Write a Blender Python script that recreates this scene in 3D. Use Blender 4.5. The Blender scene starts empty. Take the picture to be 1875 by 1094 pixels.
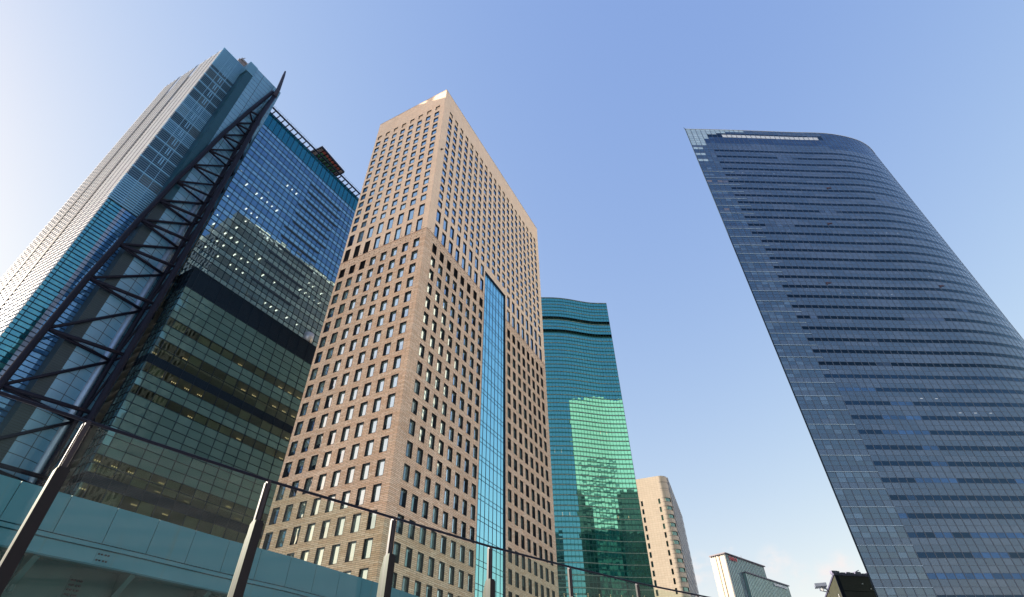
import bpy, math, random
from mathutils import Vector, Matrix
R = math.radians
random.seed(7)
S = bpy.context.scene
C = S.collection

# ------------------------------------------------------------------ camera, sky, sun, exposure
CAM = Vector((0, 0, 8.6))
_up = Vector((-13.5, 1114, -965)).normalized()
_fw = Vector((0, 0, -1)); _fw = (_fw - _up * _fw.dot(_up)).normalized()
_rt = _fw.cross(_up)
cam = bpy.data.objects.new('camera', bpy.data.cameras.new('camera'))
C.objects.link(cam)
rot = Matrix(((_rt.x, _rt.y, _rt.z), (_fw.x, _fw.y, _fw.z), (_up.x, _up.y, _up.z)))
cam.matrix_world = Matrix.Translation(CAM) @ rot.to_4x4()
cam.data.sensor_width = 36.0
cam.data.lens = 18.53
cam.data.clip_start = 0.05
cam.data.clip_end = 8000
S.camera = cam

SUN_AZ, SUN_EL = -86.0, 20.0          # azimuth from +Y towards +X
w = bpy.data.worlds.new('World'); S.world = w; w.use_nodes = True
nt = w.node_tree; nt.nodes.clear()
out = nt.nodes.new('ShaderNodeOutputWorld'); bg = nt.nodes.new('ShaderNodeBackground')
sky = nt.nodes.new('ShaderNodeTexSky'); sky.sky_type = 'NISHITA'; sky.sun_disc = False
sky.sun_elevation = R(SUN_EL); sky.sun_rotation = R(SUN_AZ)
sky.air_density = 1.5; sky.dust_density = 0.9; sky.ozone_density = 2.6; sky.altitude = 0
bg.inputs['Strength'].default_value = 0.1
tc = nt.nodes.new('ShaderNodeTexCoord')
def wn(t, **k):
    n_ = nt.nodes.new(t)
    for a, b in k.items(): setattr(n_, a, b)
    return n_
mp = wn('ShaderNodeMapping'); mp.inputs['Scale'].default_value = (38, 38, 60)
nz = wn('ShaderNodeTexNoise'); nz.inputs['Scale'].default_value = 1.0; nz.inputs['Detail'].default_value = 5
nt.links.new(tc.outputs['Generated'], mp.inputs[0]); nt.links.new(mp.outputs[0], nz.inputs['Vector'])
cr = wn('ShaderNodeMapRange'); cr.inputs[1].default_value = 0.36; cr.inputs[2].default_value = 0.66
nt.links.new(nz.outputs['Fac'], cr.inputs[0])
prev_ = None
for dx_, dy_, dz_, rad_ in ((0.4032, 0.8878, 0.2215, 0.030), (0.3930, 0.8960, 0.2170, 0.024), (0.2990, 0.9270, 0.2240, 0.028), (0.2900, 0.9330, 0.2130, 0.030), (0.4838, 0.8513, 0.2070, 0.026), (0.4650, 0.8620, 0.1980, 0.026), (0.3420, 0.9067, 0.2490, 0.012), (0.4300, 0.8790, 0.2030, 0.022)):
    ds_ = wn('ShaderNodeVectorMath', operation='DISTANCE'); nt.links.new(tc.outputs['Generated'], ds_.inputs[0]); ds_.inputs[1].default_value = Vector((dx_, dy_, dz_)).normalized()
    mr_ = wn('ShaderNodeMapRange', interpolation_type='SMOOTHSTEP'); mr_.inputs[1].default_value = rad_ * 1.1; mr_.inputs[2].default_value = 0.0
    nt.links.new(ds_.outputs['Value'], mr_.inputs[0])
    if prev_ is None: prev_ = mr_.outputs[0]
    else:
        mxx = wn('ShaderNodeMath', operation='MAXIMUM'); nt.links.new(prev_, mxx.inputs[0]); nt.links.new(mr_.outputs[0], mxx.inputs[1]); prev_ = mxx.outputs[0]
mm = wn('ShaderNodeMath', operation='MULTIPLY'); nt.links.new(cr.outputs[0], mm.inputs[0]); nt.links.new(prev_, mm.inputs[1])
m2 = wn('ShaderNodeMath', operation='MULTIPLY'); nt.links.new(mm.outputs[0], m2.inputs[0]); m2.inputs[1].default_value = 1.1; m2.use_clamp = True
hs = wn('ShaderNodeMix', data_type='RGBA', blend_type='MULTIPLY'); hs.inputs[0].default_value = 1.0
hs.inputs[7].default_value = (1.045, 1.035, 1.80, 1)
sc_ = wn('ShaderNodeSeparateColor'); cc_ = wn('ShaderNodeCombineColor'); nt.links.new(sky.outputs[0], sc_.inputs[0])
for i_, g_ in enumerate((0.88, 0.71, 0.28)):       # softer sky contrast, deeper blue away from the sun
    pw_ = wn('ShaderNodeMath', operation='POWER'); nt.links.new(sc_.outputs[i_], pw_.inputs[0]); pw_.inputs[1].default_value = g_
    nt.links.new(pw_.outputs[0], cc_.inputs[i_])
nt.links.new(cc_.outputs[0], hs.inputs[6])
mx = wn('ShaderNodeMix', data_type='RGBA'); nt.links.new(m2.outputs[0], mx.inputs[0])
nt.links.new(hs.outputs[2], mx.inputs[6]); mx.inputs[7].default_value = (2.65, 2.55, 2.55, 1)
nt.links.new(mx.outputs[2], bg.inputs['Color']); nt.links.new(bg.outputs[0], out.inputs['Surface'])

sl = bpy.data.lights.new('sun', 'SUN'); sl.energy = 4.3; sl.angle = R(0.5); sl.color = (1.0, 0.90, 0.77)
so = bpy.data.objects.new('sun', sl); C.objects.link(so)
sd = Vector((math.sin(R(SUN_AZ)) * math.cos(R(SUN_EL)), math.cos(R(SUN_AZ)) * math.cos(R(SUN_EL)), math.sin(R(SUN_EL))))
so.rotation_euler = sd.to_track_quat('Z', 'Y').to_euler(); so.location = (-40, 0, 300)
S.view_settings.view_transform = 'Standard'; S.view_settings.look = 'None'
S.view_settings.exposure = 1.8; S.view_settings.gamma = 1.0

# ------------------------------------------------------------------ helpers
def tag(o, label=None, cat=None, group=None, kind=None):
    if label: o['label'] = label
    if cat: o['category'] = cat
    if group: o['group'] = group
    if kind: o['kind'] = kind
    return o
def thing(name, loc, label, cat, group=None):
    o = bpy.data.objects.new(name, None); C.objects.link(o); o.location = loc; o.empty_display_size = 1
    bpy.context.view_layer.update()
    return tag(o, label, cat, group)
def wloc(o):
    v = Vector((0, 0, 0))
    while o: v += o.location; o = o.parent
    return v

class MB:
    def __init__(s): s.v = []; s.f = []; s.uv = []; s.mi = []
    def face(s, pts, uv=None, mi=0):
        b = len(s.v); s.v += [tuple(p) for p in pts]; s.f.append(tuple(range(b, b + len(pts))))
        s.uv += (uv if uv else [(0.5, 0.5)] * len(pts)); s.mi.append(mi)
    def box(s, F, s0, s1, o0, o1, z0, z1, mi=0, uvm=False):
        c = [F(a, z, o) for z in (z0, z1) for o in (o0, o1) for a in (s0, s1)]
        q = [(0, 1, 3, 2), (4, 6, 7, 5), (0, 4, 5, 1), (2, 3, 7, 6), (0, 2, 6, 4), (1, 5, 7, 3)]
        ls = [(s0, o0, z0), (s1, o0, z0), (s0, o1, z0), (s1, o1, z0), (s0, o0, z1), (s1, o0, z1), (s0, o1, z1), (s1, o1, z1)]
        for k, i in enumerate(q):
            if k < 2: uv = [(ls[j][0], ls[j][1]) for j in i]
            elif k < 4: uv = [(ls[j][0], ls[j][2]) for j in i]
            else: uv = [(ls[j][1], ls[j][2]) for j in i]
            s.face([c[j] for j in i], uv, mi)
    def bar(s, p, q, w, h=None, mi=0, upv=None):
        p = Vector(p); q = Vector(q); h = h or w; d = (q - p)
        if d.length < 1e-6: return
        d.normalize(); u = Vector(upv) if upv else Vector((0, 0, 1))
        if abs(d.dot(u)) > 0.98: u = Vector((1, 0, 0))
        a = d.cross(u).normalized(); b = a.cross(d).normalized()
        c = [r + a * x * w / 2 + b * y * h / 2 for r in (p, q) for x, y in ((-1, -1), (1, -1), (1, 1), (-1, 1))]
        for i in ((3, 2, 1, 0), (4, 5, 6, 7), (0, 1, 5, 4), (1, 2, 6, 5), (2, 3, 7, 6), (3, 0, 4, 7)):
            s.face([c[j] for j in i], None, mi)
    def tube(s, pts, r, n=12, mi=0, r2=None):
        pts = [Vector(p) for p in pts]; rings = []
        for i, p in enumerate(pts):
            d = (pts[min(i + 1, len(pts) - 1)] - pts[max(i - 1, 0)]).normalized()
            u = Vector((0, 0, 1)) if abs(d.z) < 0.97 else Vector((1, 0, 0))
            a = d.cross(u).normalized(); b = a.cross(d).normalized()
            rr = r if r2 is None else r + (r2 - r) * i / (len(pts) - 1)
            rings.append([p + (a * math.cos(t) + b * math.sin(t)) * rr for t in [2 * math.pi * k / n for k in range(n)]])
        b0 = len(s.v)
        for g in rings: s.v += [tuple(x) for x in g]
        for i in range(len(rings) - 1):
            for k in range(n):
                s.f.append((b0 + i * n + k, b0 + i * n + (k + 1) % n, b0 + (i + 1) * n + (k + 1) % n, b0 + (i + 1) * n + k))
                s.uv += [(0.5, 0.5)] * 4; s.mi.append(mi)
        for g, rev in ((0, True), (len(rings) - 1, False)):
            idx = [b0 + g * n + k for k in range(n)]
            s.f.append(tuple(idx[::-1] if rev else idx)); s.uv += [(0.5, 0.5)] * n; s.mi.append(mi)
    def build(s, name, mats, parent=None, smooth=False):
        mats = mats if isinstance(mats, (list, tuple)) else [mats]
        o0 = wloc(parent) if parent else Vector((0, 0, 0))
        me = bpy.data.meshes.new(name)
        me.from_pydata([(x - o0.x, y - o0.y, z - o0.z) for x, y, z in s.v], [], s.f)
        ul = me.uv_layers.new(name='UVMap')
        fl = [c for uv in s.uv for c in uv]; ul.data.foreach_set('uv', fl)
        for m in mats: me.materials.append(m)
        me.polygons.foreach_set('material_index', s.mi)
        if smooth: me.polygons.foreach_set('use_smooth', [True] * len(s.f))
        me.update(); me.validate()
        o = bpy.data.objects.new(name, me); C.objects.link(o)
        if parent: o.parent = parent
        return o

def az(a): return Vector((math.sin(R(a)), math.cos(R(a)), 0))
def frame(P, d, n):
    P = Vector((P[0], P[1], 0))
    def F(s_, z, o=0.0): q = P + d * s_ + n * o; return Vector((q.x, q.y, z))
    return F
def proj(X):
    v = X - CAM
    c = v.x * _rt.x + v.y * _rt.y, 0
    xc = v.dot(Vector((_rt.x, _fw.x, _up.x))); yc = v.dot(Vector((_rt.y, _fw.y, _up.y))); zc = v.dot(Vector((_rt.z, _fw.z, _up.z)))
    if zc > -0.1: return None
    return 937.5 + 965 * xc / -zc, 547 - 965 * yc / -zc

# ------------------------------------------------------------------ materials
class NT:
    def __init__(s, name):
        s.m = bpy.data.materials.new(name); s.m.use_nodes = True; s.t = s.m.node_tree; s.t.nodes.clear()
        s.out = s.n('ShaderNodeOutputMaterial')
    def n(s, t, ins=None, **k):
        x = s.t.nodes.new(t)
        for a, b in k.items(): setattr(x, a, b)
        if ins:
            for a, b in ins.items():
                if hasattr(b, 'links') or isinstance(b, bpy.types.NodeSocket): s.t.links.new(b, x.inputs[a])
                else:
                    if isinstance(b, tuple) and x.inputs[a].type == 'VECTOR': b = b[:3]
                    x.inputs[a].default_value = b
        return x
    def math(s, op, a, b=None, c=None):
        ins = {0: a}
        if b is not None: ins[1] = b
        if c is not None: ins[2] = c
        return s.n('ShaderNodeMath', ins, operation=op).outputs[0]
    def mix(s, f, a, b, bt='MIX'):
        return s.n('ShaderNodeMix', {0: f, 6: a, 7: b}, data_type='RGBA', blend_type=bt).outputs[2]
    def ramp(s, f, a, b, c=0.0, d=1.0):
        return s.n('ShaderNodeMapRange', {0: f, 1: a, 2: b, 3: c, 4: d}).outputs[0]
def col(c): return (c[0], c[1], c[2], 1)

def paint(name, c, rough=0.5, metal=0.0, var=0.12, scale=0.6, bump=0.0, spec=0.5):
    N = NT(name)
    pos = N.n('ShaderNodeNewGeometry').outputs['Position']
    nz = N.n('ShaderNodeTexNoise', {'Vector': pos, 'Scale': scale, 'Detail': 6, 'Roughness': 0.6}).outputs['Fac']
    f = N.ramp(nz, 0.3, 0.7, 1 - var, 1 + var)
    sc = N.n('ShaderNodeVectorMath', {0: c[:3]}, operation='SCALE'); N.t.links.new(f, sc.inputs[3])
    b = N.n('ShaderNodeBsdfPrincipled', {'Base Color': sc.outputs[0], 'Roughness': rough, 'Metallic': metal, 'Specular IOR Level': spec if max(c) > .1 else .08})
    if bump:
        bn = N.n('ShaderNodeBump', {'Height': nz, 'Strength': bump, 'Distance': 0.05}); N.t.links.new(bn.outputs[0], b.inputs['Normal'])
    N.t.links.new(b.outputs[0], N.out.inputs[0]); return N.m

def glass(name, tint, F0, base, base2=None, p2=0.3, tilt=0.02, warp=0.01, wscale=0.35, rough=0.015, run=0.0, trans=None, tv=0.15, blind=None):
    """coated architectural glass; UV cells (integers) are single panes: each has its own tilt, tone and blinds"""
    N = NT(name)
    uv = N.n('ShaderNodeUVMap').outputs[0]
    fl = N.n('ShaderNodeVectorMath', {0: uv}, operation='FLOOR').outputs[0]
    wn_ = N.n('ShaderNodeTexWhiteNoise', {'Vector': fl}, noise_dimensions='3D')
    geo = N.n('ShaderNodeNewGeometry')
    pos = geo.outputs['Position']
    wz = N.n('ShaderNodeTexNoise', {'Vector': pos, 'Scale': wscale, 'Detail': 2}).outputs['Color']
    def sub(c_, k):
        a = N.n('ShaderNodeVectorMath', {0: c_, 1: (0.5, 0.5, 0.5)}, operation='SUBTRACT').outputs[0]
        b = N.n('ShaderNodeVectorMath', {0: a}, operation='SCALE'); b.inputs[3].default_value = k
        return b.outputs[0]
    s1 = N.n('ShaderNodeVectorMath', {0: sub(wn_.outputs['Color'], tilt), 1: sub(wz, warp)}, operation='ADD').outputs[0]
    s2 = N.n('ShaderNodeVectorMath', {0: geo.outputs['Normal'], 1: s1}, operation='ADD').outputs[0]
    nm = N.n('ShaderNodeVectorMath', {0: s2}, operation='NORMALIZE').outputs[0]
    lw = N.n('ShaderNodeLayerWeight', {'Blend': 0.5, 'Normal': nm}).outputs['Facing']
    fac = N.math('MULTIPLY_ADD', N.math('POWER', lw, 4.0), 1 - F0, F0)
    tn = N.mix(N.math('POWER', lw, 5.0), col(tint), (1, 1, 1, 1))
    gl = N.n('ShaderNodeBsdfGlossy', {'Color': tn, 'Roughness': rough, 'Normal': nm}).outputs[0]
    bc = col(base)
    if base2:
        if run:   # neighbouring panes share drawn blinds
            sp = N.n('ShaderNodeSeparateXYZ', {0: fl})
            cb = N.n('ShaderNodeCombineXYZ', {0: N.math('MULTIPLY', sp.outputs[0], run), 1: N.math('MULTIPLY', sp.outputs[1], 7.31)}).outputs[0]
            r = N.n('ShaderNodeTexNoise', {'Vector': cb, 'Scale': 1.0, 'Detail': 1}).outputs['Fac']
            f2 = N.ramp(r, 0.5 + (0.5 - p2) * 0.35, 0.52 + (0.5 - p2) * 0.35)
        else:
            f2 = N.math('LESS_THAN', wn_.outputs['Value'], p2)
        bc = N.mix(f2, bc, col(base2))
    if blind:     # roller blind hanging part-way down behind each pane, cell-local v
        lc = N.n('ShaderNodeVectorMath', {0: uv}, operation='FRACTION').outputs[0]
        sp2 = N.n('ShaderNodeSeparateXYZ', {0: lc})
        rc = N.n('ShaderNodeSeparateColor', {0: wn_.outputs['Color']})
        lim = N.ramp(rc.outputs[1], 0.0, 1.0, -0.9, 0.95)
        bc = N.mix(N.math('GREATER_THAN', sp2.outputs[1], lim), bc, col(blind))
    rv = N.n('ShaderNodeSeparateColor', {0: wn_.outputs['Color']}).outputs[2]
    k = N.ramp(rv, 0, 1, 1 - tv, 1 + tv)
    sc = N.n('ShaderNodeVectorMath', {0: bc}, operation='SCALE'); N.t.links.new(k, sc.inputs[3])
    if trans: body = N.n('ShaderNodeBsdfTransparent', {'Color': col(trans)}).outputs[0]
    else: body = N.n('ShaderNodeBsdfDiffuse', {'Color': sc.outputs[0]}).outputs[0]
    ms = N.n('ShaderNodeMixShader', {0: fac, 1: body, 2: gl})
    N.t.links.new(ms.outputs[0], N.out.inputs[0]); return N.m

def tiles(name, c1, c2, mort, bw, bh, ms=0.02, rough=0.7, bump=0.6, var=0.35, streak=0.0, off=0.5, gloss=0.3):
    N = NT(name)
    uv = N.n('ShaderNodeUVMap').outputs[0]
    br = N.n('ShaderNodeTexBrick', {'Vector': uv, 'Scale': 1.0, 'Brick Width': bw, 'Row Height': bh, 'Mortar Size': ms,
             'Color1': col(c1), 'Color2': col(c2), 'Mortar': col(mort), 'Mortar Smooth': 0.1, 'Bias': 0.0}, offset=off)
    pos = N.n('ShaderNodeNewGeometry').outputs['Position']
    nz = N.n('ShaderNodeTexNoise', {'Vector': pos, 'Scale': 0.11, 'Detail': 7, 'Roughness': 0.65}).outputs['Fac']
    mpn = N.n('ShaderNodeMapping', {0: uv, 'Scale': (1.6, 2.2, 1)}).outputs[0]
    n2 = N.n('ShaderNodeTexNoise', {'Vector': mpn, 'Scale': 1.0, 'Detail': 3}).outputs['Fac']
    k = N.math('MULTIPLY', N.ramp(nz, 0.3, 0.7, 1 - var * .4, 1 + var * .4), N.ramp(n2, 0.3, 0.7, 1 - var * .5, 1 + var * .5))
    sc = N.n('ShaderNodeVectorMath', {0: br.outputs['Color']}, operation='SCALE'); N.t.links.new(k, sc.inputs[3])
    b = N.n('ShaderNodeBsdfPrincipled', {'Base Color': sc.outputs[0], 'Roughness': rough, 'Specular IOR Level': gloss})
    inv = N.math('SUBTRACT', 1.0, br.outputs['Fac'])
    bp = N.n('ShaderNodeBump', {'Height': inv, 'Strength': bump, 'Distance': 0.04}); N.t.links.new(bp.outputs[0], b.inputs['Normal'])
    N.t.links.new(b.outputs[0], N.out.inputs[0]); return N.m

def lamp_mat(name, c, st):
    N = NT(name); e = N.n('ShaderNodeEmission', {'Color': col(c), 'Strength': st}); N.t.links.new(e.outputs[0], N.out.inputs[0]); return N.m

M = {}
M['steel_dark'] = paint('dark_painted_steel', (0.009, 0.011, 0.022), 0.38, 0.0, 0.15, 0.8)
M['mullion_dark'] = paint('dark_mullion', (0.015, 0.026, 0.042), 0.45)
M['alu'] = paint('satin_aluminium', (0.62, 0.63, 0.64), 0.35, 0.4, 0.06)
M['white_metal'] = paint('white_metal', (0.42, 0.43, 0.45), 0.4, 0.0, 0.08)
M['bronze'] = paint('bronze_reveal', (0.022, 0.022, 0.024), 0.4)
M['concrete'] = paint('concrete', (0.30, 0.29, 0.27), 0.8, 0, 0.2, 0.3, 0.3)
M['ceiling'] = paint('ceiling_board', (0.42, 0.40, 0.34), 0.8)
M['lamp'] = lamp_mat('lit_ceiling_lamp', (1.0, 0.88, 0.68), 1.3)
M['lamp_dim'] = lamp_mat('dim_ceiling_lamp', (0.9, 0.95, 1.0), .25)
M['lamp_warm'] = lamp_mat('lit_warm_lamp', (1.0, 0.70, 0.38), .5)

# ------------------------------------------------------------------ setting: ground, deck
def ground():
    N = NT('bounce_paving')  # pale paving, tone raised to bounce sun up onto the facades
    pos = N.n('ShaderNodeNewGeometry').outputs['Position']
    nz = N.n('ShaderNodeTexNoise', {'Vector': pos, 'Scale': 0.4, 'Detail': 8}).outputs['Fac']
    c = N.mix(nz, (0.32, 0.335, 0.36, 1), (0.44, 0.46, 0.48, 1))
    b = N.n('ShaderNodeBsdfPrincipled', {'Base Color': c, 'Roughness': 0.85}); N.t.links.new(b.outputs[0], N.out.inputs[0])
    g = MB(); q = 4000
    g.face([(-q, -q, 0), (q, -q, 0), (q, q, 0), (-q, q, 0)])
    tag(g.build('ground', N.m), kind='structure')
    D = MB(); F = frame((0, 0), Vector((0.57, 0.82, 0)).normalized(), Vector((0.82, -0.57, 0)).normalized())
    D.box(F, -9, 14, -1.9, 9, 7.05, 7.6)
    tag(D.build('deck', tiles('deck_paving', (0.30, 0.28, 0.26), (0.36, 0.34, 0.31), (0.12, 0.12, 0.12), 0.6, 0.3, 0.008)), kind='structure')
ground()

# ------------------------------------------------------------------ terracotta tower
def terracotta():
    P = (-20.365, 84.815); dL = az(-62.9); dR = az(27.1)
    FL = frame(P, dL, az(-152.9)); FR = frame(P, dR, az(117.1))
    root = thing('office_tower', (P[0] - 8, P[1] + 20, 0), 'sand and orange terracotta tiled tower with punched windows and a tall blue glass strip', 'tower')
    low = tiles('ribbed_terracotta_tile', (0.68, 0.46, 0.295), (0.82, 0.625, 0.445), (0.15, 0.08, 0.035), 1.75, 0.295, 0.024, 0.6, 0.7, 0.24)
    upm = tiles('smooth_sand_tile', (0.77, 0.575, 0.405), (0.82, 0.63, 0.455), (0.42, 0.30, 0.21), 1.6, 0.86, 0.012, 0.65, 0.25, 0.14, off=0.0)
    WL, WR, ZT, ZM = 27.0, 68.0, 172.0, 105.2
    rev = 0.48
    REV = {'up': 0.20, 'tall': 0.24, 'low': 0.40, 'low0': 0.40}
    wins = []   # (F, s0, s1, z0, z1, kind)
    def wall(F, W, cols, mirror, glaz=None):
        m = [MB(), MB()]
        rows = [(163.9 if mirror else 163.4, 2.0, 'blank')]
        rows += [(160.4 - 3.43 * k, 2.25, 'up') for k in range(13)]
        rows += [(115.3, 4.2, 'tall'), (109.7, 4.25, 'tall')]
        rows += [(102.5 - 4.27 * k, 2.85, 'low0' if k == 0 else 'low') for k in range(24)]
        def seg(zlo, zhi, s0, s1):
            if s1 - s0 < 1e-3: return
            for (a, b, mb) in ((zlo, min(zhi, ZM), m[0]), (max(zlo, ZM), zhi, m[1])):
                if b - a > 1e-3:
                    mb.face([F(s0, a), F(s1, a), F(s1, b), F(s0, b)], [(s0, a), (s1, a), (s1, b), (s0, b)])
        def span(zlo, zhi, holes):
            ex = list(holes)
            if glaz and zlo < glaz[2] - .01:
                ex = [h for h in ex if h[1] < glaz[0] or h[0] > glaz[1]] + [(glaz[0], glaz[1])]
            ex.sort(); x = 0
            for a, b in ex: seg(zlo, zhi, x, a); x = b
            seg(zlo, zhi, x, W)
        top = ZT
        for zt, h, kd in rows:
            zb = zt - h
            if zb < 1: break
            brk = [top, zt]
            if glaz and zt < glaz[2] < top: brk = [top, glaz[2], zt]
            for a, b in zip(brk, brk[1:]): span(b, a, [])
            hs = [(c, c + 1.6) if not mirror else (c - 1.6, c) for c in cols]
            brk = [zt, zb]
            if glaz and zb < glaz[2] < zt: brk = [zt, glaz[2], zb]
            if len(brk) == 3: hs = [h for h in hs if h[1] < glaz[0] or h[0] > glaz[1]]
            for a, b in zip(brk, brk[1:]): span(b, a, hs)
            for s0, s1 in hs:
                if glaz and zb < glaz[2] and not (s1 < glaz[0] or s0 > glaz[1]): continue
                wins.append((F, s0, s1, zb, zt, kd, mirror))
            top = zb
        span(0, top, [])
        return m
    cl = [3.35 + 3.26 * k for k in range(8)]
    mL = wall(FL, WL, cl, True)
    cR = [3.1 + 3.2 * k for k in range(20)]
    g0, g1, gz = 28.0, 40.2, 114.0
    mR = wall(FR, WR, cR, False, (g0, g1, gz))
    mL[0].build('wall', low, root); mL[1].build('wall', upm, root); mR[0].build('wall', low, root); mR[1].build('wall', upm, root)
    bk = MB()   # back faces and roof
    a, b, c, d_ = FL(0, 0), FL(WL, 0), FL(WL, 0) + dR * WR, FR(WR, 0)
    up = Vector((0, 0, ZT))
    for p, q in ((b, c), (c, d_)):
        ln = (q - p).length
        bk.face([p, q, q + up, p + up], [(0, 0), (ln, 0), (ln, ZT), (0, ZT)])
    up2 = Vector((0, 0, ZT - 2.5)); bk.face([a + up2, d_ + up2, c + up2, b + up2])
    bk.build('rear_wall', upm, root)
    # parapet coping and lightning rods
    cp = MB()
    cp.box(FL, -0.05, WL, -0.5, 0.08, ZT, ZT + 0.16); cp.box(FR, -0.05, WR, -0.5, 0.08, ZT, ZT + 0.155)
    for k in range(14):
        p = FR(2 + k * 5, ZT, -0.2); cp.tube([p, p + Vector((0, 0, 0.7))], 0.04, 5)
    for k in range(6):
        p = FL(2 + k * 5, ZT, -0.2); cp.tube([p, p + Vector((0, 0, 0.7))], 0.04, 5)
    cp.build('coping', paint('coping', (0.5, 0.4, 0.32), 0.5), root)
    # windows
    gA = glass('window_glass_blinds', (0.72, 0.84, 1.0), 0.66, (0.02, 0.035, 0.035), tilt=0.012, warp=0.01, wscale=0.5, blind=(0.30, 0.42, 0.38), tv=0.25)
    gB = glass('window_glass_blue', (0.62, 0.84, 1.0), 0.62, (0.012, 0.025, 0.05), (0.24, 0.32, 0.34), 0.3, tilt=0.012, warp=0.008, tv=0.2)
    dk = paint('black_louvre_and_reflection', (0.008, 0.008, 0.009), 0.6)  # louvres on the right face; dark reflection painted on far left-face panes
    def area(wd):
        F, s0, s1, z0, z1 = wd[:5]
        p = [proj(F(s, z)) for s, z in ((s0, z0), (s1, z0), (s1, z1), (s0, z1))]
        if None in p: return 0
        if not any(0 < x < 1875 and 0 < y < 1094 for x, y in p): return 0
        # low ones stand behind the guideway
        if p[0][1] > 1094: return 0
        return abs(sum(p[i][0] * p[(i + 1) % 4][1] - p[(i + 1) % 4][0] * p[i][1] for i in range(4))) / 2
    order = sorted(range(len(wins)), key=lambda i: -area(wins[i]))
    lead = set(order[:100])
    fr_st, gl_st, bl = MB(), MB(), MB()
    for i, (F, s0, s1, z0, z1, kd, mir) in enumerate(wins):
        one = i in lead
        fr = MB() if one else fr_st; gl = MB() if one else gl_st
        if kd == 'blank':
            r2 = 0.35
            bl.face([F(s0, z0, -r2), F(s1, z0, -r2), F(s1, z1, -r2), F(s0, z1, -r2)], [(s0, z0), (s1, z0), (s1, z1), (s0, z1)])
            for (p, q) in (((s0, z0), (s0, z1)), ((s0, z1), (s1, z1)), ((s1, z1), (s1, z0)), ((s1, z0), (s0, z0))):
                fr_st.face([F(*p, 0), F(*q, 0), F(*q, -r2), F(*p, -r2)])
            continue
        rev = REV[kd]
        # bronze reveal, slim frame proud of the wall, inner frame
        for (p, q) in (((s0, z0), (s0, z1)), ((s0, z1), (s1, z1)), ((s1, z1), (s1, z0)), ((s1, z0), (s0, z0))):
            fr.face([F(*p, 0.03), F(*q, 0.03), F(*q, -rev), F(*p, -rev)])
        t = 0.05
        for a_, b_, c_, e_ in ((s0 - t, s0, z0 - t, z1 + t), (s1, s1 + t, z0 - t, z1 + t), (s0, s1, z1, z1 + t), (s0, s1, z0 - t, z0)):
            fr.face([F(a_, c_, 0.03), F(b_, c_, 0.03), F(b_, e_, 0.03), F(a_, e_, 0.03)])
            for (p, q) in (((a_, c_), (a_, e_)), ((a_, e_), (b_, e_)), ((b_, e_), (b_, c_)), ((b_, c_), (a_, c_))):
                fr.face([F(*p, 0.03), F(*q, 0.03), F(*q, 0.0), F(*p, 0.0)])
        u0 = (i * 3) % 997; v0 = (i * 7) % 613
        mi = 0
        if kd in ('up', 'tall'): mi = 1
        if kd == 'low0' and (not mir or s0 > 16): mi = 2
        if kd == 'tall' and mir and s0 > 16 and z0 < 107: mi = 2
        gl.face([F(s0, z0, -rev), F(s1, z0, -rev), F(s1, z1, -rev), F(s0, z1, -rev)],
                [(u0 + .02, v0 + .02), (u0 + .98, v0 + .02), (u0 + .98, v0 + .98), (u0 + .02, v0 + .98)], mi)
        if one:
            wo = fr.build('window', M['bronze'], root)
            gl.build('window_pane', [gA, gB, dk], wo)
    wo = tag(fr_st.build('window', M['bronze'], root), kind='stuff')
    tag(gl_st.build('window_pane', [gA, gB, dk], wo), kind='stuff')
    bl.build('blind_niche', upm, root)
    # glazed strip
    gs = glass('strip_glass', (0.38, 0.86, 1.0), 0.78, (0.02, 0.09, 0.13), (0.04, 0.16, 0.20), 0.35, tilt=0.02, warp=0.012, wscale=0.4)
    cw = MB(); nb = 7; bw = (g1 - g0) / nb; zz = gz; j = 0
    lines = []
    while zz > 0:
        lines.append(zz); zz -= 1.05; lines.append(zz); zz -= 3.2
    for j in range(len(lines) - 1):
        for k in range(nb):
            a_, b_ = g0 + k * bw, g0 + (k + 1) * bw
            z1_, z0_ = lines[j], lines[j + 1]
            cw.face([FR(a_, z0_, -.3), FR(b_, z0_, -.3), FR(b_, z1_, -.3), FR(a_, z1_, -.3)],
                    [(900 + k + .02, 40 + j + .02), (900 + k + .98, 40 + j + .02), (900 + k + .98, 40 + j + .98), (900 + k + .02, 40 + j + .98)])
    st = cw.build('glazed_strip', gs, root)
    mu = MB()
    for k in range(nb + 1): mu.box(FR, g0 + k * bw - .05, g0 + k * bw + .05, -.3, -.24 if 0 < k < nb else .03, 0, gz)
    for zl_ in lines: mu.box(FR, g0 + .07, g1 - .07, -.3, -.26, zl_ - .045, zl_ + .045)
    mu.box(FR, g0 - .07, g1 + .07, -.3, .052, gz, gz + .25)
    mu.build('mullions', M['mullion_dark'], st)
    # drip course between the two tile zones, wall lamps
    dc = MB(); dc.box(FL, 0.1, WL, 0, .06, ZM - .1, ZM + .1); dc.box(FR, 0.1, g0 - .1, 0, .06, ZM - .1, ZM + .1); dc.box(FR, g1 + .1, WR, 0, .06, ZM - .1, ZM + .1)
    dc.build('string_course', paint('string_course', (0.42, 0.26, 0.17), 0.6), root)
    for (s_, z_) in ((1.2, 139.5),):
        lm = MB(); lm.box(FR, s_ - .18, s_ + .18, 0, .45, z_, z_ + .35); lm.tube([FR(s_, z_ + .1, .45), FR(s_, z_ - .2, .75)], .16, 8)
        lm.build('wall_lamp', M['steel_dark'], root)
    # bolt heads on the tile panels round the plant floors
    bo = MB()
    for F, W in ((FL, WL), (FR, WR)):
        x = 1.2
        while x < W - .5:
            if not (F is FR and g0 - .5 < x < g1 + .5):
                for zz in (103.3, 104.3, 105.9): bo.box(F, x - .09, x + .09, 0, .1, zz - .07, zz + .07)
            x += 1.6
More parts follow.
